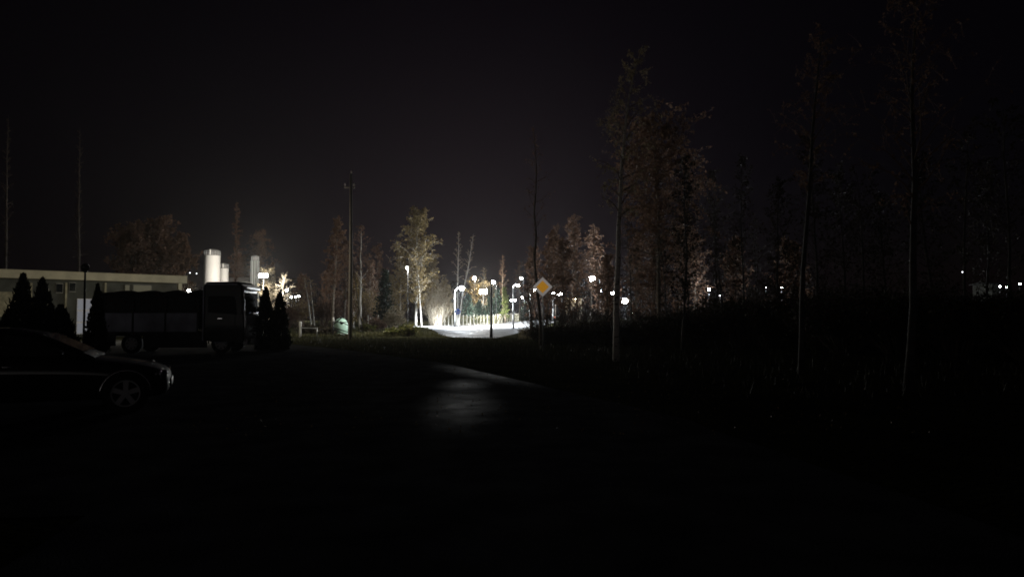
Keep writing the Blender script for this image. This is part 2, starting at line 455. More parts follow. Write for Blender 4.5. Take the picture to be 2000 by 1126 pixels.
def thuja_parts(h, w, seed, n=2600, ls=0.10):
    r = random.Random(seed); tb = MB(); lf = MB()
    tb.tube([(0, 0, 0), (0, 0, h * .4), (0, 0, h * .92)], [.07, .05, .01], 6)
    for i in range(22):
        t = .08 + .85 * i / 22; a = i * 2.4; R = w * (1 - t) ** .75 * .8
        tb.tube([(0, 0, h * t * .9), (math.cos(a) * R * .6, math.sin(a) * R * .6, h * t * .95 + .1), (math.cos(a) * R, math.sin(a) * R, h * t + .22)], [.02, .014, .006], 3, caps=False)
    ph = [r.uniform(0, 6.28) for _ in range(6)]
    for i in range(n):
        t = r.random() ** 1.25; a = r.uniform(0, 6.283)
        R = w * (min(1, .55 + t * 3) * (1 - t) ** .72) * (1 + .16 * math.sin(3 * a + ph[0] + t * 7) + .1 * math.sin(7 * a + ph[1] - t * 15))
        R *= .40 + .68 * math.sqrt(r.random()) + (.35 if r.random() < .05 else 0)
        c = Vector((math.cos(a) * R, math.sin(a) * R, .06 + t * h * .97))
        s = ls * r.uniform(.7, 1.6)
        u = (Vector((math.cos(a) * .35, math.sin(a) * .35, 1)) + rvec(r) * .35).normalized() * s
        w2 = rvec(r) * s * .45
        k = len(lf.v); lf.v += [tuple(c - u * .6), tuple(c + w2), tuple(c + u), tuple(c - w2)]; lf.face((k, k + 1, k + 2, k + 3))
    return tb, lf

def shrub_parts(h, w, seed, nst=26, ntw=6, nl=3, ls=0.09, twr=0.012, spreadpow=1.0):
    r = random.Random(seed); tb = MB(); lf = MB()
    for s in range(nst):
        a = r.uniform(0, 6.283); out = w * r.random() ** .7; H = h * r.uniform(.55, 1.05) * (1 - .35 * out / w)
        p0 = Vector((math.cos(a) * out * .22, math.sin(a) * out * .22, 0))
        p3 = Vector((math.cos(a) * out, math.sin(a) * out, H))
        p1 = p0.lerp(p3, .35) + Vector((0, 0, H * .1)) + rvec(r) * .08 * h * .5; p2 = p0.lerp(p3, .7) + Vector((0, 0, H * .06)) + rvec(r) * .05 * h
        tb.tube([p0, p1, p2, p3], [twr * 2.2, twr * 1.7, twr * 1.1, twr * .5], 4, caps=False)
        for q in range(ntw):
            u = r.uniform(.3, 1); c = (p1.lerp(p2, (u - .3) / .4) if u < .7 else p2.lerp(p3, (u - .7) / .3))
            d = (rvec(r) + Vector((math.cos(a) * .5, math.sin(a) * .5, .9))).normalized(); l = h * r.uniform(.1, .25)
            e = c + d * l
            tb.tube([c, c.lerp(e, .5) + rvec(r) * l * .08, e], [twr * .8, twr * .6, twr * .35], 3, caps=False)
            for z in range(nl):
                leafquad(lf, c.lerp(e, r.uniform(.2, 1.1)) + rvec(r) * ls, ls * r.uniform(.6, 1.3), r)
    return tb, lf

def ht(py, d, px=1000):           # height above ground of a photo row at a distance
    p = P(px, py, d); return p.z - gz(p.x, p.y)

# --- lit trees round the far street
B = base(812, 110)
tb, lf = tree_parts(ht(408, 110, 812), 4.9, 11, r0=.22, crown0=.16, nb=96, ntw=10, nl=8, ls=.23, lean=(.3, 0), twr=.022, up=.85, droop=.5)
add_tree('birch_tree', 'tall birch with yellowing leaves standing left of the curved white street lamp', B, tb, lf, 'birch_bark', 'pale_twig', 'leaf_yellow')
B = base(823, 106)
tb, lf = tree_parts(ht(520, 106, 823), 2.4, 12, r0=.13, crown0=.35, nb=30, ntw=7, nl=5, ls=.16, lean=(-.5, 0), twr=.02)
add_tree('birch_tree', 'short pale birch growing close in front of the tall yellow birch', B, tb, lf, 'birch_bark', 'pale_twig', 'leaf_yellow')
B = base(893, 114)
tb, lf = tree_parts(ht(452, 114, 893), 1.5, 13, r0=.15, crown0=.45, nb=26, ntw=5, nl=1, ls=.13, twr=.02, wob=.3,
                    stems=[((0, 0), (.35, 0), 1.0), ((.15, .1), (2.6, .3), .98)], up=1.1)
add_tree('birch_tree', 'bare birch forking into two white stems behind the round blue sign', B, tb, lf, 'birch_bark', 'pale_twig', 'leaf_tan')
B = base(704, 74)
tb, lf = tree_parts(ht(438, 74, 704), 1.9, 14, r0=.15, crown0=.38, nb=34, ntw=6, nl=2, ls=.12, lean=(.15, 0), twr=.014, wob=.55, up=1.0)
add_tree('birch_tree', 'slender white birch right of the green container', B, tb, lf, 'birch_bark', 'twig', 'leaf_brown')
for px, top, dd, sd, ln, lab in ((609, 540, 88, 15, (-1.1, 0), 'thin bare birch leaning left, left one of the pair behind the low barrier'),
                                 (615, 545, 90, 16, (-.6, 0), 'thin bare birch, right one of the pair behind the low barrier')):
    tb, lf = tree_parts(ht(top, dd, px), 1.3, sd, r0=.11, crown0=.45, nb=18, ntw=5, nl=2, ls=.12, lean=ln, twr=.016)
    add_tree('birch_tree', lab, base(px, dd), tb, lf, 'birch_bark', 'twig', 'leaf_tan', group='pair of thin birches by the barrier')
B = base(941, 150)
tb, lf = tree_parts(ht(520, 150, 941), 1.6, 17, r0=.13, crown0=.45, nb=22, ntw=5, nl=2, ls=.16, lean=(.3, 0), twr=.02, wob=.5)
add_tree('birch_tree', 'thin birch standing in the glare of the floodlight behind the fence', B, tb, lf, 'birch_bark', 'pale_twig', 'leaf_tan')
B = base(982, 170)
tb, lf = tree_parts(ht(498, 170, 982), 2.2, 18, r0=.16, crown0=.35, nb=30, ntw=6, nl=2, ls=.16, twr=.025, up=1.1)
add_tree('bare_tree', 'bare upright tree above the pale green tree behind the fence', B, tb, lf, 'grey_bark', 'twig', 'leaf_brown')
for px, top, dd, sd, w, lf_m, lab in (
        (752, 522, 92, 21, 2.0, 'needle_dark', 'dark pointed spruce between the slender birch and the tall yellow birch'),
        (914, 572, 134, 22, 2.6, 'needle_blue', 'leftmost blue green spruce behind the post fence'),
        (936, 585, 138, 23, 2.4, 'needle_blue', 'low blue green spruce under the floodlight glare behind the fence'),
        (957, 578, 140, 24, 2.6, 'needle_blue', 'blue green spruce seen behind the black pole'),
        (972, 560, 146, 25, 2.4, 'needle_blue', 'tallest blue green spruce right of the black pole'),
        (880, 585, 128, 26, 2.2, 'needle_dark', 'dim spruce at the left end of the post fence'),
        (1026, 588, 190, 27, 2.6, 'needle_dark', 'far spruce beside the end of the lit street')):
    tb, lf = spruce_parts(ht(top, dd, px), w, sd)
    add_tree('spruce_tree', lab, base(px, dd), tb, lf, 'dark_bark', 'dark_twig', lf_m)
B = base(987, 136)
tb, lf = tree_parts(ht(562, 136, 987), 1.7, 28, r0=.12, crown0=.1, nb=40, ntw=7, nl=6, ls=.2, twr=.02, up=1.2, shape='cone')
add_tree('bushy_tree', 'pale green upright bushy tree at the right end of the fence', B, tb, lf, 'grey_bark', 'pale_twig', 'leaf_pale_green')
B = base(925, 158)
tb, lf = tree_parts(ht(545, 158, 925), 2.2, 29, r0=.16, crown0=.25, nb=40, ntw=7, nl=5, ls=.22, twr=.02, shape='round')
add_tree('bushy_tree', 'yellow leaved tree lit from the lamp above it, behind the spruces', B, tb, lf, 'grey_bark', 'pale_twig', 'leaf_yellow')
B = base(949, 171)
tb, lf = tree_parts(ht(550, 171, 949), 2.4, 30, r0=.16, crown0=.2, nb=44, ntw=7, nl=5, ls=.22, twr=.02, shape='round')
add_tree('bushy_tree', 'overlit pale tree right at the floodlight behind the fence', B, tb, lf, 'grey_bark', 'pale_twig', 'leaf_tan')

# --- pale bushes
for px, dd, top, w, sd, nst, lm, tm, lab in (
        (852, 111, 545, 3.0, 41, 120, 'leaf_tan', 'pale_twig', 'big pale twiggy bush between the yellow birch and the fence'),
        (868, 119, 575, 2.0, 42, 60, 'leaf_tan', 'pale_twig', 'pale bush touching the left end of the fence'),
        (771, 80, 598, 1.5, 43, 60, 'leaf_tan', 'pale_twig', 'rounded pale bush in front of the dark spruce'),
        (738, 84, 618, 1.5, 44, 40, 'leaf_brown', 'twig', 'brown low bush right of the slender birch'),
        (799, 57.5, 634, .8, 54, 40, 'leaf_olive', 'twig', 'low olive bush hiding the foot of the tall thin street lamp'),
        (770, 58, 641, .9, 55, 36, 'leaf_olive', 'twig', 'low olive bush left of the foot of the tall thin street lamp'),
        (716, 72, 632, 1.1, 45, 36, 'leaf_olive', 'twig', 'low dark bush at the foot of the slender birch'),
        (790, 74, 634, 1.0, 46, 30, 'leaf_olive', 'twig', 'small olive bush at the foot of the tall lamp post'),
        (722, 96, 560, 2.3, 47, 60, 'leaf_yellow', 'twig', 'tall yellowish bush behind the slender birch'),
        (665, 92, 565, 2.6, 48, 60, 'leaf_brown', 'twig', 'tall brown bush behind the green container'),
        (632, 95, 575, 2.2, 49, 50, 'leaf_brown', 'twig', 'brown bush between the thin birches and the green container'),
        (585, 100, 580, 2.4, 50, 55, 'leaf_yellow', 'twig', 'yellowish bush behind the pair of conical thujas'),
        (560, 92, 590, 2.0, 51, 50, 'leaf_brown', 'twig', 'dim brown bush right of the conical thujas'),
        (608, 62, 634, 1.6, 52, 40, 'leaf_dark', 'dark_twig', 'dark low bush behind the small barrier'),
        (640, 60, 640, 1.2, 53, 36, 'leaf_dark', 'dark_twig', 'dark low bush left of the green container')):
    tb, lf = shrub_parts(ht(top, dd, px), w, sd, nst=nst, ntw=8, nl=5 if lm != 'leaf_tan' else 3, ls=.12, twr=.013)
    add_tree('bush', lab, base(px, dd), tb, lf, tm, tm, lm, cat='bush')

for px, dd, top, w, sd, lf_m, lab in (
        (846, 116, 498, 2.9, 31, 'leaf_tan', 'pale leafy tree filling the gap right behind the tall yellow birch'),
        (783, 112, 492, 2.5, 32, 'leaf_yellow', 'yellow brown tree behind the tall thin street lamp'),
        (868, 122, 548, 2.4, 33, 'leaf_tan', 'pale low tree behind the big twiggy bush'),
        (762, 118, 540, 2.4, 34, 'leaf_tan', 'pale low tree right behind the dark spruce'),
        (690, 98, 535, 2.4, 35, 'leaf_yellow', 'tan leafy tree behind the utility pole'),
        (722, 104, 510, 2.4, 36, 'leaf_brown', 'brown leafy tree right of the slender white birch')):
    tb, lf = tree_parts(ht(top, dd, px), w, sd, r0=.14, crown0=.08, nb=52, ntw=9, nl=6, ls=.18, twr=.022, up=1.0)
    add_tree('leafy_tree', lab, base(px, dd), tb, lf, 'birch_bark', 'pale_twig', lf_m)

# --- brown trees behind the building and yard
for px, dd, top, w, sd, lab in (
        (255, 92, 452, 3.6, 61, 'left brown round tree behind the flat roofed building'),
        (305, 96, 440, 4.0, 62, 'middle brown round tree behind the flat roofed building'),
        (345, 104, 470, 3.2, 63, 'right brown round tree behind the end of the flat roof'),
        (505, 205, 458, 5.4, 64, 'brown tree behind the ribbed tower'),
        (468, 205, 500, 4.0, 65, 'low brown tree between the white silos and the ribbed tower')):
    tb, lf = tree_parts(ht(top, dd, px), w, sd, r0=.25, crown0=.18, nb=56, ntw=9, nl=11, ls=.32, twr=.03, shape='round', droop=.2)
    add_tree('brown_tree', lab, base(px, dd), tb, lf, 'dark_bark', 'twig', 'leaf_brown', group='brown trees behind the yard')
for px, dd, top, sd, ln, w, lab in (
        (650, 70, 430, 66, (.5, 0), 2.0, 'thin dark tree left of the utility pole'),
        (672, 88, 470, 67, (.4, 0), 2.6, 'brown bare tree right behind the utility pole'),
        (735, 112, 480, 68, (0, 0), 3.2, 'dim brown tree behind the dark spruce'),
        (460, 130, 392, 69, (0, 0), 1.4, 'very thin tall bare tree behind the lorry'),
        (1085, 120, 440, 70, (0, 0), 3.4, 'dim brown bare tree above the diamond sign'),
        (1118, 105, 420, 71, (.4, 0), 3.2, 'dim brown bare tree right of the diamond sign'),
        (1155, 130, 455, 72, (0, 0), 3.4, 'dim brown bare tree behind the bright bare lamp'),
        (1015, 200, 510, 73, (0, 0), 3.6, 'far brown bare tree over the end of the street'),
        (590, 130, 540, 74, (0, 0), 3.2, 'low brown bare tree above the row of small yard lamps'),
        (640, 140, 530, 75, (0, 0), 3.4, 'low brown bare tree behind the thin dark tree')):
    tb, lf = tree_parts(ht(top, dd, px), w, sd, r0=.14, crown0=.3, nb=44, ntw=8, nl=5, ls=.17, twr=.022, lean=ln, up=1.0)
    add_tree('bare_tree', lab, base(px, dd), tb, lf, 'grey_bark', 'twig', 'leaf_brown')

for px, dd, top, sd, w, lab in (
        (1038, 86, 480, 401, 2.4, 'dim tree rising over the short bright white post'),
        (1066, 78, 455, 402, 2.6, 'dim twiggy tree directly above the diamond sign'),
        (1102, 70, 470, 403, 2.6, 'dim twiggy tree over the distant red tail lights'),
        (1132, 84, 430, 404, 3.0, 'dim twiggy tree above the lit pale house'),
        (1172, 92, 440, 405, 3.0, 'dim twiggy tree above the bluish lamp'),
        (1190, 66, 500, 406, 2.2, 'dim low tree just left of the near pale birch'),
        (1240, 70, 460, 407, 2.6, 'dim twiggy tree just right of the low bright lamp'),
        (1272, 62, 480, 408, 2.6, 'dim twiggy tree two steps right of the low bright lamp'),
        (1322, 64, 440, 409, 2.8, 'dim twiggy tree behind the large reddish brown tree'),
        (1362, 70, 450, 410, 2.8, 'dim twiggy tree left of the lamp shining through the hedge'),
        (1440, 60, 470, 411, 2.6, 'dim twiggy tree between the hedge lamp and the sparkling twigs'),
        (1555, 56, 470, 412, 2.6, 'dim twiggy tree right behind the sparkling twigs')):
    dd *= .78; w *= .8
    tb, lf = tree_parts(ht(top, dd, px), w, sd, r0=.12, crown0=.12, nb=54, ntw=9, nl=4, ls=.14, twr=.02, lean=(random.Random(sd).uniform(-.6, .6), 0), up=1.0, wob=.4)
    add_tree('bare_tree', lab, base(px, dd), tb, lf, 'grey_bark', 'twig', 'leaf_brown', group='dense belt of bare trees right of the diamond sign')

# --- near trees on the right (dim)
B = base(1203, 25.4)
tb, lf = tree_parts(11.6, 1.7, 81, r0=.105, crown0=.42, nb=40, ntw=7, nl=6, ls=.07, lp=3.2, lean=(1.1, .3), twr=.006, wob=.35, up=.9, droop=.6)
add_tree('birch_tree', 'pale birch trunk standing close right of the diamond sign, nearest of the birches', B, tb, lf, 'birch_bark', 'twig', 'leaf_tan')
B = base(1290, 44)
tb, lf = tree_parts(13.3, 3.9, 82, r0=.15, crown0=.36, nb=84, ntw=10, nl=14, ls=.13, lean=(-.3, 0), twr=.010, wob=.3, shape='round', droop=.35)
add_tree('brown_tree', 'large tree with reddish brown leaves behind the near pale birch', B, tb, lf, 'grey_bark', 'twig', 'leaf_brown')
B = base(1056, 38)
tb, lf = tree_parts(12.0, 1.2, 83, r0=.085, crown0=.45, nb=26, ntw=5, nl=2, ls=.06, lean=(0, .2), twr=.007, wob=.7, up=1.0)
add_tree('bare_tree', 'thin crooked bare tree rising directly behind the diamond sign', B, tb, lf, 'grey_bark', 'twig', 'leaf_brown')
B = base(1042, 52)
tb, lf = tree_parts(ht(536, 52, 1030), 1.0, 84, r0=.10, crown0=.4, nb=18, ntw=5, nl=2, ls=.07, lean=(-.6, 0), twr=.008, wob=.3)
add_tree('bare_tree', 'short dark tree leaning left over the lit street edge', B, tb, lf, 'dark_bark', 'dark_twig', 'leaf_dark')
B = base(1563, 19.8)
tb, lf = tree_parts(9.8, 1.5, 85, r0=.075, crown0=.5, nb=34, ntw=7, nl=7, ls=.05, lean=(.95, .2), twr=.006, wob=.3)
add_tree('birch_tree', 'leaning birch with a rusty leafy top on the dark right verge', B, tb, lf, 'near_bark', 'twig', 'leaf_brown')
B = base(1770, 15.2)
tb, lf = tree_parts(9.0, 2.0, 86, r0=.085, crown0=.38, nb=34, ntw=7, nl=6, ls=.05, lean=(.5, .2), twr=.006, wob=.3)
add_tree('birch_tree', 'rightmost near birch standing on the dark verge', B, tb, lf, 'near_bark', 'twig', 'leaf_brown')
for px, dd, top, sd, lab in (
        (1305, 40, 470, 87, 'thin stem among the thicket under the large brown tree'),
        (1345, 42, 455, 88, 'thin stem right of the large brown tree trunk'),
        (1412, 36, 400, 89, 'thin bare tree by the light shining through the hedge'),
        (1480, 46, 420, 90, 'bare tree behind the hedge left of the sparkling shrub'),
        (1235, 46, 430, 91, 'thin dark tree beside the low bright lamp'),
        (1690, 30, 340, 92, 'dark leafy tree left of the rightmost near birch'),
        (1880, 26, 250, 93, 'dark leafy tree near the right edge above the far lights'),
        (1975, 24, 200, 94, 'dark tree cut by the right edge of the view')):
    tb, lf = tree_parts(ht(top, dd, px), 1.5 if dd > 32 else 2.4, sd, r0=.055, crown0=.35, nb=30, ntw=6, nl=3 if dd > 32 else 6, ls=.07, lean=(random.Random(sd).uniform(-.5, .3), 0), twr=.008, wob=.4)
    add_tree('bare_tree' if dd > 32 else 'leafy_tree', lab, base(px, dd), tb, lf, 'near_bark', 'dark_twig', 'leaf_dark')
for px, dd, top, sd, w, lab in (
        (1332, 33, 300, 421, 1.6, 'thin near tree between the large reddish tree and the hedge lamp'),
        (1398, 46, 330, 422, 2.2, 'bare tree standing right over the hedge lamp'),
        (1455, 42, 300, 423, 1.9, 'bare tree left of the two sparkling lights'),
        (1515, 38, 350, 424, 1.8, 'bare tree over the sparkling twigs'),
        (1600, 34, 260, 425, 2.0, 'dense twiggy tree right behind the leaning birch'),
        (1655, 38, 330, 426, 2.2, 'dense twiggy tree one step right of the leaning birch'),
        (1735, 36, 380, 427, 2.2, 'low dense twiggy tree left of the rightmost near birch'),
        (1825, 32, 300, 428, 2.0, 'dense twiggy tree right of the rightmost near birch'),
        (1925, 34, 330, 429, 2.2, 'dense twiggy tree above the small building at the right edge')):
    tb, lf = tree_parts(ht(top, dd, px), w, sd, r0=.07, crown0=.14, nb=56, ntw=9, nl=3, ls=.09, twr=.011, lean=(random.Random(sd).uniform(-.7, .7), 0), up=1.0, wob=.5)
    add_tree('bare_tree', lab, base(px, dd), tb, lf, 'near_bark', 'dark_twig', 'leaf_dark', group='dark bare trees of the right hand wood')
# far left faint trees
for px, dd, top, sd, lab in ((150, 76, 250, 95, 'tall faint tree behind the unlit globe lamp'), (8, 72, 225, 96, 'tall faint tree cut by the left edge of the view')):
    tb, lf = tree_parts(ht(top, dd, px), 1.3, sd, r0=.16, crown0=.3, nb=44, ntw=6, nl=5, ls=.08, twr=.008, up=1.2, wob=.2)
    add_tree('tall_tree', lab, base(px, dd), tb, lf, 'dark_bark', 'twig', 'leaf_dark')

# --- dark thicket on the right: shrubs copied from four kinds
kinds = []
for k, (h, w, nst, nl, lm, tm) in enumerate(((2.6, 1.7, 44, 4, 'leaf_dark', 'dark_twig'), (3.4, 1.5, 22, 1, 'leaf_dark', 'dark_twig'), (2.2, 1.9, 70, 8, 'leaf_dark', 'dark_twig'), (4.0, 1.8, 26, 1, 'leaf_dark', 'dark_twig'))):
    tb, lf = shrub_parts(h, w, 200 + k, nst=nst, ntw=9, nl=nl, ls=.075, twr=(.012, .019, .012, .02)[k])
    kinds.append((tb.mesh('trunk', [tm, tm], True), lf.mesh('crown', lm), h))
rt = random.Random(77)
spots = [
    (1048, 50, 600, 1, 'slim twiggy shrub against the glow at the right end of the lit street'), (1072, 46, 590, 3, 'tall twiggy shrub under the diamond sign'),
    (1098, 54, 588, 1, 'twiggy shrub in front of the distant red lights'), (1122, 58, 575, 3, 'tall shrub in front of the lit pale house'),
    (1146, 50, 585, 1, 'twiggy shrub right of the lit pale house'), (1170, 62, 580, 3, 'shrub below the bluish lamp'),
    (1190, 48, 600, 0, 'shrub touching the near pale birch on its left'), (1226, 52, 598, 1, 'twiggy shrub in front of the low bright lamp'),
    (1250, 44, 605, 0, 'shrub right of the low bright lamp'), (1275, 40, 590, 3, 'tall shrub under the large brown tree'),
    (1310, 42, 600, 0, 'leafy shrub right below the large brown tree'), (1340, 46, 580, 3, 'tall shrub left of the light behind the hedge'),
    (1385, 48, 543, 1, 'twiggy shrub right in front of the light behind the hedge'), (1425, 40, 572, 2, 'dense shrub right of the light behind the hedge'),
    (1460, 36, 575, 2, 'dense rounded shrub in the hedge before the two sparkling lights'), (1520, 44, 505, 1, 'twiggy shrub sparkling from a lamp behind it'),
    (1560, 34, 560, 2, 'dense shrub right of the sparkling twigs'), (1605, 30, 575, 2, 'dense dark shrub behind the leaning birch'),
    (1650, 28, 560, 2, 'dense dark shrub right of the leaning birch'), (1700, 30, 545, 0, 'dark shrub below the faint grey leaves'),
    (1755, 26, 555, 2, 'dense dark shrub behind the rightmost near birch'), (1810, 28, 540, 0, 'dark shrub right of the rightmost near birch'),
    (1862, 24, 562, 2, 'dense shrub left of the far white lights'), (1915, 26, 570, 2, 'low dense shrub left below the far white lights'),
    (1965, 24, 572, 2, 'low dense shrub right below the far white lights'), (2015, 22, 560, 2, 'dense shrub cut by the right edge'),
    (1112, 72, 574, 3, 'tall twiggy shrub right in front of the lit pale house'), (1130, 78, 578, 1, 'twiggy shrub over the right corner of the lit pale house'),
    (1064, 43, 632, 2, 'low dense shrub at the foot of the diamond sign'), (1092, 42, 634, 2, 'low dense shrub right of the diamond sign'), (1120, 44, 630, 2, 'low dense shrub in front of the lit pale house'),
    (1150, 42, 622, 2, 'low dense shrub below the bright bare lamp'), (1178, 40, 626, 2, 'low dense shrub just left of the near pale birch'), (1222, 41, 628, 2, 'low dense shrub just right of the near pale birch'),
    (1252, 40, 622, 2, 'low dense shrub right below the small low lamp'), (1284, 38, 610, 2, 'low dense shrub at the foot of the large brown tree'), (1325, 37, 604, 2, 'low dense shrub between the large brown tree and the hedge light'),
    (1362, 38, 598, 2, 'low dense shrub left below the hedge light'), (1400, 36, 596, 2, 'low dense shrub right below the hedge light'), (1445, 35, 588, 2, 'low dense shrub left of the two sparkling lights'), (1500, 34, 582, 2, 'low dense shrub below the two sparkling lights')]
for px, dd, top, k, lab in spots:
    tm, lm, h0 = kinds[k]; b = base(px, dd); s = (ht(top, dd, px)) / h0
    o = thing('shrub', lab, 'shrub', b, rt.uniform(0, 6.28), 'dark shrubs of the right hand thicket')
    wx = min(1.5, max(.85, s)); o.scale = (wx, wx, s)
    mobj('stems', tm, o); mobj('leaves', lm, o)

# distant wood closing the horizon: one mass
r = random.Random(5); mb = MB()
for i in range(150):
    a = -1.05 + 2.1 * i / 149 + r.uniform(-.006, .006); d = r.uniform(215, 290)
    x, y = d * math.tan(a) * .72, d; hh = r.uniform(8, 15); w = r.uniform(2.6, 4.6)
    if abs(x - (y - 150) * .14) < 7: continue
    z0 = gz(x, y)
    mb.cur = 1; mb.tube([(x, y, z0), (x + r.uniform(-.4, .4), y, z0 + hh * .9)], [.2, .05], 4, caps=False); mb.cur = 0
    for k in range(170):
        t = r.random(); v = rvec(r); R = w * math.sqrt(max(.05, 1 - (2 * t - .8) ** 2 / 1.5))
        leafquad(mb, Vector((x + v.x * R, y + v.y * R, z0 + hh * (.12 + .9 * t))), .65 * r.uniform(.6, 1.3), r)
tag(mb.build('woodland', ['leaf_dark', 'dark_bark']), 'far dark wood closing the horizon', 'woodland', kind='stuff')

# --- thujas by the yard
for px, dd, top, w, sd, lab in (
        (44, 25.0, 534, .62, 101, 'tallest dark conical thuja at the far left'),
        (82, 25.4, 543, .62, 102, 'second dark thuja from the left edge'),
        (18, 24.0, 606, .55, 103, 'low dark thuja at the left picture edge'),
        (118, 25.0, 598, .75, 104, 'broad low thuja left of the globe lamp'),
        (190, 27.0, 556, .40, 105, 'dark thuja between the globe lamp and the lorry'),
        (519, 33.0, 561, .58, 106, 'left one of two dark thujas right of the lorry'),
        (546, 33.4, 571, .58, 107, 'right one of two dark thujas right of the lorry')):
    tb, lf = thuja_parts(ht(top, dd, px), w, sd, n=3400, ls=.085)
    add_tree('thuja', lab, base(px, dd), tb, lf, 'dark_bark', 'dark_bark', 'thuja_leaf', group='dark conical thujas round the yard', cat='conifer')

# ------------------------------------------------------------------ grass
def blades(name, pts_fn, n, hmin, hmax, wd, m, label, seed):
    r = random.Random(seed); mb = MB()
    for i in range(n):
        q = pts_fn(r)
        if q is None: continue
        x, y = q; h = r.uniform(hmin, hmax); a = r.uniform(0, 6.28); b = Vector((x, y, gz(x, y)))
        u = Vector((math.cos(a), math.sin(a), 0)) * wd; tip = Vector((r.uniform(-.35, .35) * h, r.uniform(-.35, .35) * h, h))
        k = len(mb.v); mb.v += [tuple(b - u), tuple(b + u), tuple(b + tip * .6 + u * .6), tuple(b + tip), tuple(b + tip * .6 - u * .6)]
        mb.face((k, k + 1, k + 2, k + 3, k + 4))
    o = mb.build(name, m); tag(o, label, 'grass', kind='stuff')
def verge(r):
    y = 56.5 + 44 * r.random() ** 1.5; xl = -26 - (y - 63) * .1; xr = (-4.9 - (y - 55) * .243 if y < 62 else -6.6 - (y - 62) * .131 if y < 78 else -8.7 - (y - 78) * .165)
    return (r.uniform(xl, xr), y)
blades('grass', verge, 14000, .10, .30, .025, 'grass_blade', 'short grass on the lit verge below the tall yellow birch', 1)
def island(r):
    y = r.uniform(26, 56); x = r.uniform(-16, 6)
    xl = -2.0 - (y - 24.5) * .62
    if x < xl or (x > -9 and x < 0.4 and y > 52): return None
    return (x, y)
blades('grass', island, 9000, .08, .22, .012, 'unlit_grass', 'short dark grass on the island before the lit street', 2)
def weeds(r):
    y = r.uniform(50, 66); x = r.uniform(.4, 4.5) + (y - 50) * .03
    return (x, y)
blades('tall_weeds', weeds, 1500, .35, 1.0, .012, 'dry_grass', 'tall dry weeds silhouetted at the right edge of the lit street', 3)
def rbank(r):
    y = r.uniform(14, 46); x = r.uniform(3, 30)
    if x < 3.4 - (y - 16) * .3: return None
    return (x, y)
blades('grass', rbank, 9000, .08, .3, .01, 'unlit_grass', 'dark grass on the bank along the right thicket', 4)
# fallen leaves
r = random.Random(8); mb = MB()
for i in range(1500):
    y = 9.5 + 26 * r.random() ** 1.3; x = r.uniform(-7, 9) * (.35 + y / 30)
    leafquad(mb, Vector((x, y, gz(x, y) + .022)), .024 * r.uniform(.7, 1.4), r)
tag(mb.build('fallen_leaves', 'fallen_leaf'), 'scattered fallen leaves on the dark street and verge', 'leaves', kind='stuff')

# ------------------------------------------------------------------ street lamps
COLD = (0.86, 0.93, 1.0); NEUT = (1.0, 0.97, 0.88); WARM = (1.0, 0.84, 0.6)
def street_lamp(label, px, py, d, lens='lens_cold', power=0, col=COLD, R=.3, pole_px=None, pole_r=.045, pm='black_paint', style='arm', ang=0.0, size=158, blend=.5, group='lit street lamps', flat=.85, point=0):
    hd = P(px, py, d); pp = pole_px if pole_px is not None else px
    bx = X(pp, d); g = gz(bx, d)
    t = thing('street_lamp', label, 'street lamp', (bx, d, g), 0, group)
    hx, hz = hd.x - bx, hd.z - g
    mb = MB()
    if style == 'curve':
        rr = max(.25, abs(hx) * .9); top = hz + .22
        pts = [(0, 0, 0), (0, 0, 1.0), (0, 0, top - rr)]
        for k in range(1, 9):
            a = PI / 2 * k / 8; pts.append(((hx * .9) * (1 - math.cos(a)), 0, top - rr + rr * math.sin(a)))
        pts.append((hx * 1.0, 0, top))
        mb.tube(pts, [pole_r * 1.25, pole_r * 1.2, pole_r] + [pole_r * .85] * 9, 10)
    elif style == 'arm':
        top = hz + .12
        mb.tube([(0, 0, 0), (0, 0, 1.1), (0, 0, 1.15), (0, 0, top - .25), (hx * .3, 0, top), (hx + .001, 0, top + .05)], [pole_r * 1.4, pole_r * 1.4, pole_r, pole_r * .7, pole_r * .6, pole_r * .5], 8)
    else:
        mb.tube([(0, 0, 0), (0, 0, .9), (0, 0, .95), (0, 0, hz - R * flat)], [pole_r * 1.4, pole_r * 1.4, pole_r, pole_r * .8], 8)
    mb.build('pole', pm, t, smooth=True)
    m2 = MB(); m2.lathe([(R * .60, R * flat * .66), (R * .62, R * flat * .72), (R * .42, R * flat * .92), (R * .15, R * flat * 1.0)], 14, (hx, 0, hz))
    m2.build('lamp_head', 'dark_metal' if pm == 'black_paint' else 'galvanised', t, smooth=True)
    R *= .86
    m3 = MB(); m3.ball((hx, 0, hz), R * .98, 14, 8, flat)
    m3.build('lens', lens, t, smooth=True)
    if power: lamp_light('SPOT', (hx, 0, hz - R * flat - .04), power, col, t, size, blend)
    if point: lamp_light('POINT', (hx, -R - .05, hz), point, col, t)
    return t
street_lamp('white street lamp with a curved neck beside the round blue sign', 902, 563, 104, power=52000, point=8000, R=.44, pole_px=888, style='curve', pole_r=.075, pm='lamp_pole_paint', size=152)
street_lamp('tall thin street lamp in front of the yellow birch', 795, 523, 60, lens='lens_neutral', power=1600, point=2200, col=NEUT, R=.115, pole_r=.04, style='arm', size=164, pole_px=796.5, pm='dark_metal')
street_lamp('high street lamp above the spruces left of the floodlight', 927, 543, 142, lens='lens_neutral', power=12000, point=6000, col=NEUT, R=.42, pole_px=928)
street_lamp('street lamp shining above the top of the black pole', 963, 551, 128, power=22000, col=NEUT, lens='lens_neutral', R=.42, pole_px=969)
street_lamp('upper of two cold lamps left of the diamond sign', 1018, 543, 150, R=.34, power=9000, pole_px=1022)
street_lamp('larger lower cold lamp left of the diamond sign', 1012, 557, 122, R=.36, power=20000, point=1500, pole_px=1002, pm='lamp_pole_paint', pole_r=.1, flat=.8)
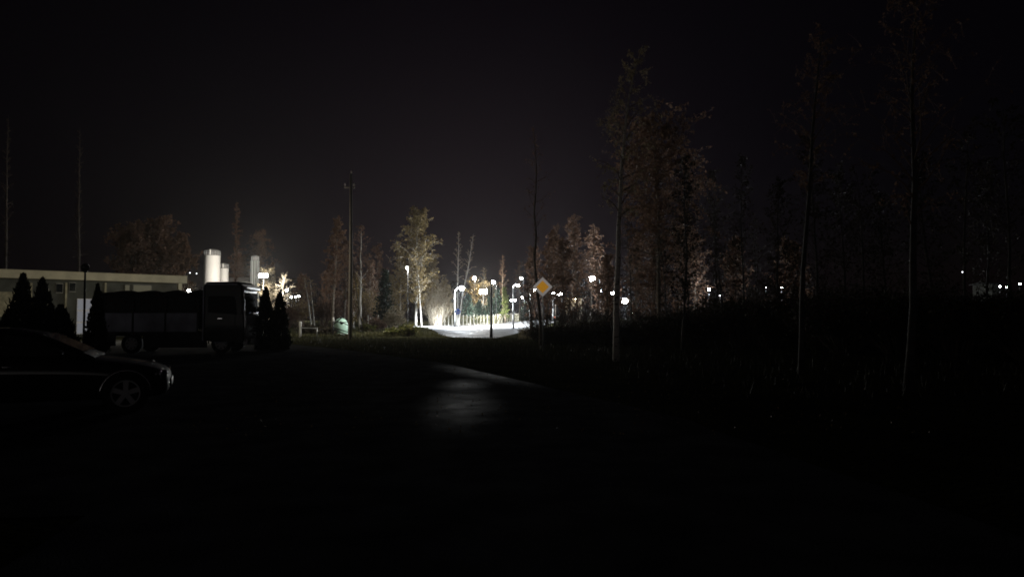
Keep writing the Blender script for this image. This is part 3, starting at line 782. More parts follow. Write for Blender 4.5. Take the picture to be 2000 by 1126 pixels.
street_lamp('small cold lamp low over the end of the lit street', 1021, 580, 190, R=.42, power=8000, pole_px=1024)
street_lamp('cold lamp close to the left corner of the diamond sign', 1043, 565, 165, R=.42, power=6000, pole_px=1035, pm='lamp_pole_paint', pole_r=.12)
street_lamp('left far lamp right of the diamond sign on a pale post', 1081, 571, 165, R=.40, lens='lens_far', power=2500, pole_px=1080, pm='lamp_pole_paint', pole_r=.11)
street_lamp('bright far lamp second right of the diamond sign', 1094, 573, 150, R=.55, lens='lens_far', power=3500, pole_px=1097)
street_lamp('bright bare lamp high among the bare trees left of the near birch', 1157, 544, 78, R=.36, pole_px=1172, flat=.95, point=6500, pm='black_paint')
street_lamp('bluish lamp below the bright bare lamp', 1172, 568, 170, R=.50, lens='lens_far_blue', power=1200, col=(.6, .7, 1), pole_px=1174)
street_lamp('far lamp touching the left side of the near birch', 1197, 572, 150, R=.40, lens='lens_far', power=1800, pole_px=1199)
street_lamp('low bright lamp just right of the near birch', 1220, 587, 82, R=.40, point=4500, pole_px=1234, flat=.95, pm='black_paint')
street_lamp('tiny faint lamp high right of the near birch', 1236, 540, 230, R=.2, lens='lens_small', pole_px=1236)
street_lamp('lower small lamp right of the low bright lamp', 1236, 609, 95, R=.13, lens='lens_far', pole_px=1236, style='post', power=250)
street_lamp('left one of two tiny lamps behind the pale post', 998, 586, 240, R=.4, lens='lens_far', pole_px=996)
street_lamp('right one of two tiny lamps behind the pale post', 1006, 586, 240, R=.4, lens='lens_far', pole_px=1008)
# yard lamps on the left
street_lamp('small lamp at the end of the flat roofed building above the lorry', 369, 567, 47, lens='lens_neutral', R=.11, point=1500, col=(1, .9, .66), style='post', pole_r=.05, flat=.9)
for px, py, R, lab in ((560, 566, .34, 'largest small yard lamp, leftmost of four right of the floodlight'), (569, 580, .22, 'lowest small yard lamp right of the floodlight'), (577, 579, .22, 'middle small yard lamp of the touching pair'), (583, 578, .36, 'right bigger lamp of the touching pair in the yard')):
    street_lamp(lab, px, py, 160, lens='lens_far', R=R, power=900, col=NEUT, pole_px=px + 1, point=500, group='small yard lamps right of the floodlight')
for px, py, lab in ((355, 535, 'leftmost tiny lamp of the arc beside the white silo'), (360, 534, 'second tiny lamp of the arc beside the white silo'), (371, 532.5, 'third tiny lamp of the arc beside the white silo'), (384, 534, 'rightmost tiny lamp of the arc beside the white silo')):
    street_lamp(lab, px, py, 240, lens='lens_small', R=.18, group='arc of tiny lamps beside the white silo')
# far right lights
for px, py, d, R, ln, pw, lab in (
        (1385, 565, 53, .13, 'lens_far', 260, 'lamp shining through the hedge in the middle of the right half'),
        (1406, 577, 55, .07, 'lens_small', 60, 'small lamp right below the lamp shining through the hedge'),
        (1496, 560, 60, .06, 'lens_far', 20, 'small lamp left of the sparkling twigs'),
        (1527, 560, 49, .09, 'lens_far', 420, 'lamp hidden behind the sparkling twigs'),
        (1880, 531, 110, .11, 'lens_small', 0, 'small dim lamp in the dark thicket right'),
        (1953, 559, 90, .10, 'lens_far', 0, 'left bright dot of the far white lights at right edge'),
        (1966, 560, 90, .12, 'lens_far', 8, 'middle bright dot of the far white lights at right edge'),
        (1992, 554, 90, .11, 'lens_far', 0, 'right bright dot of the far white lights at right edge')):
    street_lamp(lab, px, py, d, lens=ln, R=R * .9, point=pw, pole_px=px, style='post', pole_r=.02, pm='black_paint', group='far lights behind the right hand thicket', flat=.9)

# floodlights
def flood(label, px, py, d, power, col, lens, w=1.6, h=1.0, yaw=0.0, nrow=2):
    hd = P(px, py, d); g = gz(hd.x, d); t = thing('floodlight', label, 'floodlight', (hd.x, d, g))
    z = hd.z - g
    mb = MB(); mb.tube([(0, .35, 0), (0, .35, z + .3)], [.16, .1], 8); mb.build('mast', 'black_paint', t, smooth=True)
    mb = MB(); mb.box((0, .3, z), (w + .3, .12, .12)); mb.build('bracket', 'dark_metal', t)
    for i in range(2):
        x = (i - .5) * w * .55
        mb = MB(); mb.box((x, .12, z), (w * .5, .2, h)); hs = mb.build('lamp_head', 'dark_metal', t, bevel=.03)
        mb = MB(); mb.box((x, .0, z), (w * .46, .03, h * .9)); mb.build('lens', lens, t, bevel=.01)
    l = lamp_light('POINT', (0, -2.2, z), power, col, t, radius=.3)
    return t
flood('twin floodlight glaring white among the trees behind the fence', 944, 569, 166, 15000, (1, .93, .78), 'lens_neutral', 1.7, 1.1)
flood('twin yellowish floodlight glaring through twigs right of the ribbed tower', 514, 538, 166, 30000, (1, .95, .84), 'lens_neutral', 2.0, .8)
B = base(526, 173)
tb, lf = tree_parts(ht(531, 173, 526), 3.6, 301, r0=.16, crown0=.15, nb=50, ntw=8, nl=5, ls=.24, twr=.03, lean=(-.4, 0), shape='round', droop=.2)
add_tree('bare_tree', 'tangled bare tree lit by the floodlight right of the ribbed tower', B, tb, lf, 'grey_bark', 'pale_twig', 'leaf_tan')
B = base(552, 170)
tb, lf = tree_parts(ht(540, 170, 552), 3.0, 302, r0=.14, crown0=.15, nb=34, ntw=7, nl=1, ls=.16, twr=.03, shape='round', droop=.2)
add_tree('bare_tree', 'arching bare tree between the floodlight and the small yard lamps', B, tb, lf, 'birch_bark', 'pale_twig', 'leaf_tan')

# black unlit pole in front of the lit street
b = base(959.5, 54); t = thing('lamp_post', 'black unlit lamp post standing alone in front of the lit street', 'lamp post', b)
h = ht(553, 54, 960)
mb = MB(); mb.tube([(0, 0, 0), (0, 0, .75), (0, 0, .82), (0, 0, h)], [.12, .115, .085, .06], 10); mb.build('pole', 'black_paint', t, smooth=True)
mb = MB(); mb.lathe([(.16, 0), (.165, .02), (.12, .05), (.10, .06)], 12); mb.build('base_plate', 'black_paint', t)
mb = MB(); mb.lathe([(.06, 0), (.09, .04), (.085, .12), (.03, .15)], 10, (0, 0, h)); mb.build('cap', 'black_paint', t, smooth=True)
# pale post right of it
b = base(1003, 92); t = thing('metal_post', 'bright pale post standing behind the weeds right of the black lamp post', 'post', b)
mb = MB(); hh = ht(562, 92, 1003); mb.tube([(0, 0, 0), (0, 0, 1), (0, 0, 1.05), (0, 0, hh)], [.11, .11, .085, .07], 8); mb.build('pole', 'lamp_pole_paint', t, smooth=True)
mb = MB(); mb.box((0, -.09, 2.1), (.34, .06, .5)); mb.build('meter_box', 'galvanised', t, bevel=.02)
b = base(1035, 118); t = thing('metal_post', 'short bright white post at the left foot of the dark thicket', 'post', b)
mb = MB(); hh = ht(592, 118, 1035); mb.tube([(0, 0, 0), (0, 0, hh)], [.12, .1], 8); mb.build('pole', 'white_post', t, smooth=True)
mb = MB(); mb.lathe([(.12, 0), (.1, .06), (.03, .1)], 8, (0, 0, hh)); mb.build('cap', 'galvanised', t)

# unlit globe lamp on the left
b = base(165, 27); t = thing('globe_lamp', 'unlit round globe lamp on a dark post in front of the flat roofed building', 'lamp', b)
h = ht(530, 27, 165)
mb = MB(); mb.tube([(0, 0, 0), (0, 0, .5), (0, 0, .55), (0, 0, h)], [.07, .065, .042, .036], 10); mb.build('pole', 'black_paint', t, smooth=True)
mb = MB(); mb.lathe([(.05, 0), (.10, .02), (.085, .07)], 12, (0, 0, h - .03)); mb.build('collar', 'black_paint', t, smooth=True)
mb = MB(); mb.ball((0, 0, h + .16), .15, 16, 10); mb.build('globe', 'glass_dark', t, smooth=True)
mb = MB(); mb.lathe([(.13, 0), (.10, .05), (.02, .09)], 12, (0, 0, h + .24)); mb.build('hood', 'black_paint', t, smooth=True)

# ------------------------------------------------------------------ fence behind the lit street
A0 = base(838, 112); A1 = base(964, 126); A2 = base(1012, 163)
t = thing('post_fence', 'pale concrete post and wire fence along the lit street', 'fence', (A0.x, A0.y, 0))
o3 = Vector((A0.x, A0.y, 0))
plist = [A0.lerp(A1, k / 18) for k in range(19)] + [A1.lerp(A2, k / 14) for k in range(1, 15)]
rf = random.Random(3)
plist = [Vector((p.x, p.y, gz(p.x, p.y))) for p in plist]
for p in plist:
    mb = MB(); hh = 1.78 + rf.uniform(-.05, .05); q = p - o3
    mb.tube([q, q + Vector((rf.uniform(-.03, .03), 0, hh - .06)), q + Vector((rf.uniform(-.03, .03), 0, hh))], [.085, .08, .04], 4); mb.build('fence_post', 'concrete_post', t)
mb = MB()
for a, b2 in zip(plist[:-1], plist[1:]):
    for k in range(12):
        z = .1 + 1.5 * k / 11; mb.tube([a - o3 + Vector((0, .05, z)), b2 - o3 + Vector((0, .05, z))], .008, 3, caps=False)
    for k in range(6):
        p = a.lerp(b2, k / 6) - o3; mb.tube([p + Vector((0, .06, .08)), p + Vector((0, .06, 1.62))], .007, 3, caps=False)
mb.build('wire_mesh', 'wire', t)
# hedge strip seen behind the fence
t2r = random.Random(9); mb = MB(); tb2 = MB()
for k in range(2600):
    u = t2r.random(); p = A0.lerp(A1, u * 1.5) if u < .6667 else A1.lerp(A2, (u - .6667) * 3)
    leafquad(mb, Vector((p.x + t2r.uniform(-.4, .4), p.y + 2.4 + t2r.uniform(-.8, .8), gz(p.x, p.y) + t2r.uniform(0, 1.5))), .2, t2r)
tag(mb.build('undergrowth', 'leaf_olive'), 'dull green undergrowth close behind the post fence', 'undergrowth', kind='stuff')
# small posts left (fence posts by the bushes)
for px, lab in ((719, 'short pale fence post, leftmost of three in the bushes'), (739, 'short pale fence post, middle of three in the bushes'), (757, 'short pale fence post, rightmost of three in the bushes')):
    mb = MB(); mb.tube([(0, 0, 0), (0, 0, 1.7), (0, 0, 1.78)], [.06, .055, .03], 6); o = mb.build('fence_post', 'concrete_post'); o.location = base(px, 86)
    tag(o, lab, 'post', 'short pale posts in the bushes')

# ------------------------------------------------------------------ signs
def disc(mb, r, y0, y1, n=28, cx=0, cz=0):
    M = Matrix.Rotation(PI / 2, 4, 'X')
    mb.lathe([(r, -y1), (r, -y0)], n, (cx, 0, cz), M)
b = base(894, 99); t = thing('round_sign', 'round blue path sign with white symbols beside the curved lamp', 'road sign', b)
zc = ht(608, 99, 894)
mb = MB(); mb.tube([(0, .06, 0), (0, .06, zc + .4)], .035, 8); mb.build('pole', 'galvanised', t, smooth=True)
mb = MB(); disc(mb, .43, .0, .02, cz=zc); pl = mb.build('sign_plate', 'sign_white', t)
mb = MB(); disc(mb, .405, -.004, -.0005, cz=zc); mb.build('sign_face', 'sign_blue', t)
mb = MB()
mb.box((0, -.008, zc), (.03, .004, .74))
# walker on the left
disc(mb, .05, -.010, -.006, 12, -.19, zc + .20)
mb.box((-.19, -.008, zc + .04), (.09, .004, .2)); mb.box((-.225, -.008, zc - .15), (.04, .004, .2)); mb.box((-.155, -.008, zc - .15), (.04, .004, .2))
# bicycle on the right
for cx in (.11, .29):
    M = Matrix.Rotation(PI / 2, 4, 'X')
    pts = [(cx + .075 * math.cos(a * PI / 6), -.008, zc - .08 + .075 * math.sin(a * PI / 6)) for a in range(13)]
    mb.tube(pts, .012, 4, caps=False)
mb.tube([(.11, -.008, zc - .08), (.16, -.008, zc + .04), (.26, -.008, zc + .04), (.29, -.008, zc - .08)], .012, 4); mb.tube([(.16, -.008, zc + .04), (.2, -.008, zc - .08), (.26, -.008, zc + .04), (.25, -.008, zc + .1)], .012, 4)
mb.build('symbol', 'sign_white', t)

b = base(1062, 33); t = thing('diamond_sign', 'yellow diamond priority road sign with a white border on a thin pole', 'road sign', b, math.radians(-4)); t.rotation_euler.x = .022
zc = ht(560, 33, 1060); cx = -.05
mb = MB(); mb.tube([(cx + .01, .06, 0), (cx + .01, .06, zc + .38)], .032, 10); mb.build('pole', 'galvanised', t, smooth=True)
def diamond(hs, y0, y1, rc, z):
    mb = MB(); ring = []
    pts = []
    for k in range(4):
        a = PI / 2 * k
        c = Vector((math.cos(a), 0, math.sin(a))) * (hs - rc * 1.414)
        for j in range(-3, 4):
            aa = a + j * PI / 12; pts.append(Vector((c.x + rc * math.cos(aa), 0, c.z + rc * math.sin(aa))))
    mb.loft([[Vector((p.x + cx, y0, p.z + z)) for p in pts], [Vector((p.x + cx, y1, p.z + z)) for p in pts]])
    return mb
diamond(.465, .0, .025, .03, zc).build('sign_plate', 'sheeting_white', t)
diamond(.295, -.004, -.0005, .02, zc).build('sign_face', 'sign_yellow', t)
mb = MB(); mb.box((cx + .01, .04, zc + .16), (.12, .03, .05)); mb.build('clamp', 'galvanised', t); mb = MB(); mb.box((cx + .01, .04, zc - .16), (.12, .03, .05)); mb.build('clamp', 'galvanised', t)

# ------------------------------------------------------------------ utility pole
b = base(684, 50); t = thing('utility_pole', 'tall utility pole with insulators rising beside the green container', 'utility pole', b)
h = ht(340, 50, 684)
mb = MB(); mb.tube([(0, 0, 0), (.02, 0, h * .5), (-.02, 0, h)], [.15, .125, .10], 10); mb.build('pole', 'wood_pole', t, smooth=True)
mb = MB(); mb.box((-.12, 0, h - .95), (.75, .09, .10)); mb.build('crossarm', 'wood_pole', t)
for x, z in ((-.45, h - .9), (.2, h - .9), (0.0, h)):
    mb = MB(); mb.lathe([(.02, 0), (.03, .08), (.07, .1), (.07, .15), (.05, .18), (.06, .22), (.02, .26)], 10, (x, 0, z)); mb.build('insulator', 'ceramic', t, smooth=True)
mb = MB(); mb.tube([(0, 0, h * .55), (.9, .3, 0)], .03, 6); mb.build('brace', 'wood_pole', t)

# ------------------------------------------------------------------ green container with a steel frame in front
Dc = 61
b = base(666, Dc); t = thing('recycling_container', 'pale green rounded recycling container behind a braced frame', 'container', b)
mb = MB(); mb.lathe([(.56, .05), (.60, .12), (.62, .62), (.60, .92), (.50, 1.22), (.32, 1.40), (.12, 1.46), (.05, 1.47)], 24); mb.build('body', 'bin_green', t, smooth=True)
mb = MB(); mb.lathe([(.635, .0), (.64, .03), (.64, .14), (.63, .16)], 24); mb.build('base_rim', 'bin_grey', t, smooth=True)
mb = MB(); disc(mb, .12, -.575, -.48, 16, .2, 1.04); mb.build('drop_hole', 'rubber', t)
mb = MB(); mb.lathe([(.05, 0), (.06, .1), (.03, .16)], 10, (0, 0, 1.46)); mb.build('lifting_eye', 'dark_metal', t)
b = base(667.5, 57); t = thing('gate_frame', 'dark braced steel gate frame with white topped posts before the green container', 'gate', b)
hw = 16.5 / F * 57
for s in (-1, 1):
    mb = MB(); mb.tube([(s * hw, 0, 0), (s * hw, 0, 1.2)], .055, 8); pst = mb.build('gate_post', 'dark_metal', t, smooth=True)
    mb = MB(); mb.lathe([(.075, 1.2), (.08, 1.23), (.08, 1.5), (.06, 1.54)], 10, (s * hw, 0, 0)); mb.build('post_cap', 'white_post', pst, smooth=True)
mb = MB()
for z in (.12, 1.15): mb.tube([(-hw, 0, z), (hw, 0, z)], .04, 6)
mb.tube([(-hw, 0, .75), (hw, 0, .3)], .04, 6); mb.tube([(-hw, 0, .95), (.05, 0, 1.55)], .04, 6); mb.tube([(-.1, 0, 1.2), (hw, 0, .85)], .04, 6); mb.tube([(-hw, 0, .55), (hw * .8, 0, .12)], .04, 6)
mb.build('brace_bars', 'black_paint', t)
# low barrier to the left
b = base(587, 56); t = thing('low_barrier', 'low barrier with one thick white post and a thin rail', 'barrier', b)
mb = MB(); mb.lathe([(.09, 0), (.09, .55), (.085, .85), (.11, .9), (.11, 1.15), (.085, 1.2), (.03, 1.22)], 12); mb.build('post', 'white_post', t, smooth=True)
mb = MB(); mb.tube([(.09, 0, .72), (.75, .05, .70), (1.35, .1, .66)], .03, 8); mb.build('rail', 'galvanised', t, smooth=True)
mb = MB(); mb.tube([(1.3, .1, 0), (1.3, .1, .72)], .035, 8); mb.build('end_post', 'galvanised', t, smooth=True)

# ------------------------------------------------------------------ flat roofed building on the left
Rp = Vector((X(345, 60), 60, 0)); Lp = Vector((X(0, 51.6), 51.6, 0)); dirv = (Lp - Rp).normalized()
Ln = 26.0; ang = math.atan2(-dirv.y, -dirv.x)          # local +x runs towards the right end
t = thing('flat_building', 'long low flat roofed building with a cream fascia on the left', 'building', (Rp.x, Rp.y, 0), ang)
H = 5.0; DEP = 9.0
sx = lambda px: None
def along(px):                                          # local x where photo column px meets the facade
    k = (px - 1000.0) / F
    # Rp + s*dirv: x = k*y
    s = (k * Rp.y - Rp.x) / (dirv.x - k * dirv.y)
    return -s
mb = MB(); mb.box((-Ln / 2, DEP / 2, (H - .6) / 2), (Ln, DEP, H - .6)); mb.build('wall', 'wall_render', t)
mb = MB(); mb.box((-Ln / 2 + .25, DEP / 2 - .5, H - .3), (Ln + .5, DEP + .9, .58)); mb.box((-Ln / 2 + .25, DEP / 2 - .5, H + .01), (Ln + .6, DEP + 1.0, .05)); mb.build('fascia', 'cream_fascia', t, bevel=.02)
mb = MB(); mb.box((-Ln / 2, DEP / 2, H + .06), (Ln, DEP, .05)); mb.build('roof', 'roof_felt', t)
mb = MB(); mb.box((.08, -.45, H - 1.05), (.3, .3, .92)); mb.build('end_trim', 'cream_fascia', t, bevel=.02)
mb = MB(); mb.tube([(.05, -.1, 0), (.05, -.1, H - 1.5)], .06, 8); mb.build('downpipe', 'galvanised', t, smooth=True)
def zat(px, py):
    s = -along(px); y = Rp.y + dirv.y * s; return P(px, py, y).z
def panel(name, m, px0, px1, py0, py1, y=-.04, th=.06, parent=None):
    x0, x1 = along(px0), along(px1); z1, z0 = zat((px0 + px1) / 2, py0), zat((px0 + px1) / 2, py1)
    mb = MB(); mb.box(((x0 + x1) / 2, y, (z0 + z1) / 2), (abs(x1 - x0), th, z1 - z0)); return mb.build(name, m, parent or t), (x0, x1, z0, z1)
panel('lit_wall_panel', 'lit_wall_and_stone', -60, 32, 569, 618)  # pale yellow panel in place of light falling on the wall
for a, b2 in ((151, 162), (167, 178)):
    o, (x0, x1, z0, z1) = panel('glazed_door', 'white_door', a - 1, b2 + 1, 583, 652)
    for q in range(3):
        za = z0 + (z1 - z0) * (q + .08) / 3; zb = z0 + (z1 - z0) * (q + .92) / 3
        mb = MB(); mb.box(((x0 + x1) / 2, -.085, (za + zb) / 2), (abs(x1 - x0) * .8, .02, zb - za)); mb.build('pane', 'window_cold', o)
for a, b2, p0, p1 in ((108, 122, 553, 572), (134, 147, 551, 570), (243, 252, 556, 572), (258, 296, 556, 574)):
    o, (x0, x1, z0, z1) = panel('window', 'window_frame', a, b2, p0, p1)
    mb = MB(); mb.box(((x0 + x1) / 2, -.085, (z0 + z1) / 2), (abs(x1 - x0) * .88, .02, (z1 - z0) * .86)); mb.build('pane', 'glass_dark' if a < 240 else 'window_warm', o)
for px in (205, 128, 60): panel('pilaster', 'lit_wall_and_stone', px - 2, px + 2, 552, 680, -.06, .1)

# ------------------------------------------------------------------ silos
def silo(label, px, d, wpx, top, cap, body='silo_white', pipe=True, ribs=False):
    b = base(px, d); r_ = wpx / 2 / F * d; h1 = ht(cap, d, px); h2 = ht(top, d, px)
    t = thing('silo', label, 'silo', b, group='silos and tower of the far plant')
    mb = MB(); mb.lathe([(r_, 0), (r_, h1 * .5), (r_, h1 - .05), (r_ * .98, h1)], 28); mb.build('body', body, t, smooth=True)
    mb = MB(); mb.lathe([(r_ * .93, h1 + .0), (r_ * .95, h2 - .25), (r_ * .6, h2), (.1, h2 + .15)], 24); mb.build('cap', 'silo_dark', t, smooth=True)
    mb = MB()
    for k in range(16):
        a = 2 * PI * k / 16; mb.tube([(r_ * math.cos(a), r_ * math.sin(a), h1), (r_ * math.cos(a), r_ * math.sin(a), h1 + 1.1)], .03, 4)
    for z in (.55, 1.1): mb.tube([(r_ * math.cos(2 * PI * k / 24), r_ * math.sin(2 * PI * k / 24), h1 + z) for k in range(25)], .03, 4, caps=False)
    mb.build('railing', 'galvanised', t)
    if pipe: mb = MB(); mb.tube([(.15 * r_, -r_ * 1.0, h1 + .1), (.15 * r_, -r_ * 1.0, h2 - .15)], .16, 8); mb.build('vent_pipe', 'silo_white', t)
    if ribs:
        for k in range(10):
            a = 2 * PI * k / 10; mb = MB(); mb.tube([(r_ * 1.03 * math.cos(a), r_ * 1.03 * math.sin(a), 0), (r_ * 1.03 * math.cos(a), r_ * 1.03 * math.sin(a), h1)], .13, 5); mb.build('rib', 'galvanised', t)
silo('tall white silo rising behind the lorry cab', 413, 180, 30, 487, 499)
silo('shorter pale silo right against the tall white silo', 436.5, 186, 17, 514, 524)
silo('narrow grey ribbed tower left of the yellowish floodlight', 497, 184, 14, 499, 509, 'silo_grey', False, True)
# low plant shed linking them
b = base(465, 190); t = thing('plant_shed', 'low pale plant shed between the silos and the ribbed tower', 'shed', b)
mb = MB(); mb.box((0, 0, ht(551, 190, 465) / 2), (9, 6, ht(551, 190, 465))); mb.build('wall', 'silo_grey', t)
hh = ht(551, 190, 465); mb = MB(); mb.loft([[Vector((x, -3.3, hh)), Vector((x, 3.3, hh)), Vector((x, 0, hh + 1.3))] for x in (-4.8, 4.8)]); mb.build('roof', 'silo_dark', t)

# ------------------------------------------------------------------ lorry
def ellipse_arc(cx, cz, r, a0, a1, n): return [(cx + r * math.cos(a0 + (a1 - a0) * k / n), cz + r * math.sin(a0 + (a1 - a0) * k / n)) for k in range(n + 1)]
D0 = 31.0
fx = X(476, D0)
t = thing('parked_lorry', 'dark lorry with a covered body parked side on facing right', 'lorry', (fx, D0, 0), math.radians(4.0))
W = 2.2; HC = 3.12
# local: front at x=0, length towards -x, near side y=0, far side y=W
prof = [(-1.72, .55), (-1.72, 3.0), (-1.62, 3.12), (-.30, 3.14), (-.12, 3.04), (-.05, 2.80), (.02, 1.75), (.06, 1.25), (.06, .62), (-.02, .42), (-.5, .40)]
prof = [(x, z) for x, z in prof]
rings = []
for yy, inset in ((0.06, .10), (0.0, .03), (0.0, 0), (W * .5, -.05), (W, 0), (W, .03), (W - .06, .10)):
    ring = []
    for x, z in prof:
        cx_, cz_ = -.85, 1.75
        k = 1 - inset / 1.2 if True else 1
        bx = (x - cx_) * k + cx_ + (.06 * (1 if x > -.4 else 0) if inset < 0 else 0)
        ring.append(Vector((bx, yy + (.05 if inset == 0 and yy == 0 else -.05 if inset == 0 and yy == W else 0), (z - cz_) * k + cz_)))
    rings.append(ring)
# reorder y monotonically for a rounded edge: sides slightly inset
rings = []
for yy, k in ((0.0, .93), (.035, .98), (.10, 1.0), (W / 2, 1.012), (W - .10, 1.0), (W - .035, .98), (W, .93)):
    rings.append([Vector(((x + .85) * k - .85, yy, (z - 1.75) * k + 1.75)) for x, z in prof])
mb = MB(); mb.loft(rings); cab = mb.build('cab', 'truck_paint', t, smooth=False, bevel=.02)
mb = MB(); 
ws0, ws1 = (-.035, 2.66), (.022, 1.78)
mb.loft([[Vector((ws0[0] + .012, y, ws0[1])), Vector((ws0[0] + .03, y, ws0[1] + .01)), Vector((ws1[0] + .03, y, ws1[1])), Vector((ws1[0] + .012, y, ws1[1]))] for y in (.16, W / 2, W - .16)]); mb.build('windscreen', 'glass_dark', t)
mb = MB(); mb.loft([[Vector((.055, y, .66)), Vector((.085, y, .7)), Vector((.085, y, 1.2)), Vector((.055, y, 1.66)), Vector((.02, y, 1.66))] for y in (.12, W / 2, W - .12)]); fr = mb.build('front_panel', 'truck_lit_front', t, bevel=.015)
mb = MB()
for k in range(4): mb.box((.092, W / 2, .82 + k * .13), (.02, W * .55, .05))
mb.build('grille', 'car_trim', fr)
mb = MB(); mb.box((.07, W / 2, .5), (.22, W * .96, .3)); mb.build('bumper', 'truck_lit_front', t, bevel=.05)
for y in (.32, W - .32):
    mb = MB(); mb.box((.185, y, .55), (.03, .34, .15)); mb.build('headlight', 'lens_clear', t, bevel=.02)
mb = MB(); mb.box((.02, W / 2, 2.86), (.20, W * .94, .16)); mb.build('sun_visor', 'truck_lit_front', t, bevel=.04)
mb = MB(); mb.tube([(-.05, .02, 2.98), (.0, .01, 2.6), (.045, .0, 1.9), (.075, .0, 1.2), (.07, .02, .5)], .032, 10); mb.build('corner_glint_tube', 'glint_metal', t, smooth=True)  # bright metal tube added for the line of glints down the corner
mb = MB(); mb.box((-.95, -.03, 3.02), (1.35, .05, .06)); mb.build('roof_edge', 'aluminium_sheen', t, bevel=.01)
# door with window, handle
mb = MB(); mb.box((-.95, -.008, 1.5), (1.18, .02, 1.85)); door = mb.build('door', 'truck_paint', t, bevel=.01)
mb = MB(); mb.loft([[Vector((-1.5, y, 1.78)), Vector((-.3, y, 1.70)), Vector((-.36, y + .035, 2.3)), Vector((-.42, y + .045, 2.5)), Vector((-1.5, y + .045, 2.5))] for y in (-.08, -.07)]); mb.build('side_window', 'glass_dark', door)
mb = MB(); mb.box((-1.0, -.035, 1.52), (.2, .03, .045)); mb.build('handle', 'chrome', door, bevel=.008)
mb = MB(); mb.box((-.95, -.02, .48), (.55, .06, .05)); mb.build('step', 'aluminium_sheen', t)
mb = MB(); mb.box((-1.74, .06, 1.75), (.05, .05, 2.4)); mb.build('cab_edge', 'aluminium_sheen', t)
for y in (-.24, W + .24):
    mb = MB(); s = -1 if y < 0 else 1
    mb.tube([(-.12, y - s * .22, 2.5), (.05, y, 2.45)], .016, 6); mb.tube([(-.1, y - s * .22, 1.75), (.05, y, 1.85)], .016, 6); arm = mb.build('mirror_arm', 'car_trim', t, smooth=True)
    mb = MB(); mb.box((.06, y, 2.13), (.12, .2, .58)); mb.build('mirror', 'car_trim', arm, bevel=.04)
# covered body
BL = 4.2
mb = MB()
rr = random.Random(2); rings = []
for i in range(14):
    x = -1.9 - BL * i / 13; s = .05 * math.sin(i * 1.9) + rr.uniform(-.02, .02)
    rings.append([Vector((x, .02, 1.05)), Vector((x, 0, 1.9)), Vector((x, .0, 2.5 + s)), Vector((x, .12, 2.66 + s)), Vector((x, W / 2, 2.74 + s * 1.2)), Vector((x, W - .12, 2.66 + s)), Vector((x, W, 2.5)), Vector((x, W - .02, 1.05))])
mb.loft(rings); bod = mb.build('cargo_cover', 'tarpaulin', t, smooth=True)
mb = MB(); mb.box((-1.9 - BL / 2, -.03, 1.35), (BL - .1, .05, .82)); mb.build('side_sheen_panel', 'aluminium_sheen', t, bevel=.01)  # pale panel standing in for a band of reflected light on the side
for k in range(4):
    mb = MB(); mb.box((-1.93 - (BL - .1) * k / 3, -.065, 1.6), (.07, .03, 1.6)); mb.build('side_post', 'dark_metal', t)
mb = MB(); mb.box((-2.9, .06, .62), (2.7, .04, .74)); mb.box((-5.75, .06, .66), (.7, .04, .66)); mb.build('dark_underskirt', 'tarpaulin', t, bevel=.01)  # dark panels added to black out the lit ground under the lorry
mb = MB(); mb.box((-3.25, W / 2, .85), (5.6, .9, .22)); mb.build('chassis', 'dark_metal', t)
mb = MB(); mb.box((-3.4, .25, .7), (1.1, .4, .45)); mb.build('fuel_tank', 'aluminium_sheen', t, bevel=.08)
def wheel(parent, x, y, R, w, rimr, side, spokes=5, name='wheel'):
    M = Matrix.Translation((x, y, R)) @ Matrix.Rotation(PI / 2, 4, 'X')
    e = bpy.data.objects.new(name, None); C.objects.link(e); e.parent = parent; e.location = (x, y, R)
    M = Matrix.Rotation(PI / 2 * side, 4, 'X')
    mb = MB(); mb.lathe([(rimr, -w / 2), (R * .93, -w / 2), (R, -w * .36), (R, w * .36), (R * .93, w / 2), (rimr, w / 2)], 32, M=M, caps=False); mb.build('tyre', 'rubber', e, smooth=True)
    mb = MB(); mb.lathe([(rimr * .99, w * .2), (rimr * .99, w * .42), (rimr * .9, w * .42), (rimr * .88, w * .22)], 32, M=M, caps=False)
    for k in range(spokes):
        a = 2 * PI * k / spokes + .31
        u = Vector((math.cos(a), math.sin(a), 0)); v = Vector((-math.sin(a), math.cos(a), 0))
        ring = lambda rad, ww, z: [M @ (u * rad + v * ww + Vector((0, 0, z))), M @ (u * rad - v * ww + Vector((0, 0, z))), M @ (u * rad - v * ww + Vector((0, 0, z - .03))), M @ (u * rad + v * ww + Vector((0, 0, z - .03)))]
        mb.loft([ring(rimr * .12, rimr * .16, w * .40), ring(rimr * .92, rimr * .19, w * .38)])
    mb.lathe([(.001, w * .44), (rimr * .2, w * .43), (rimr * .24, w * .3)], 16, M=M)
    mb.build('rim', 'rim', e)
    mb = MB(); mb.lathe([(.001, w * .05), (rimr * .97, w * .05), (rimr * .97, 0)], 24, M=M); mb.build('brake_disc', 'dark_metal', e)
    return e
for x in (-.95, -4.75):
    wheel(t, x, .16, .43, .26, .27, 1, 8); wheel(t, x, W - .16, .43, .26, .27, -1, 8)
mb = MB(); mb.tube([(-.95 + .52 * math.cos(a), -.0, .43 + .52 * math.sin(a)) for a in [PI * k / 14 for k in range(15)]], .03, 6); mb.build('wheel_arch', 'car_trim', t, smooth=True)
mb = MB(); mb.box((-6.12, .3, .95), (.04, .3, .12)); mb.build('tail_light', 'car_trim', t)

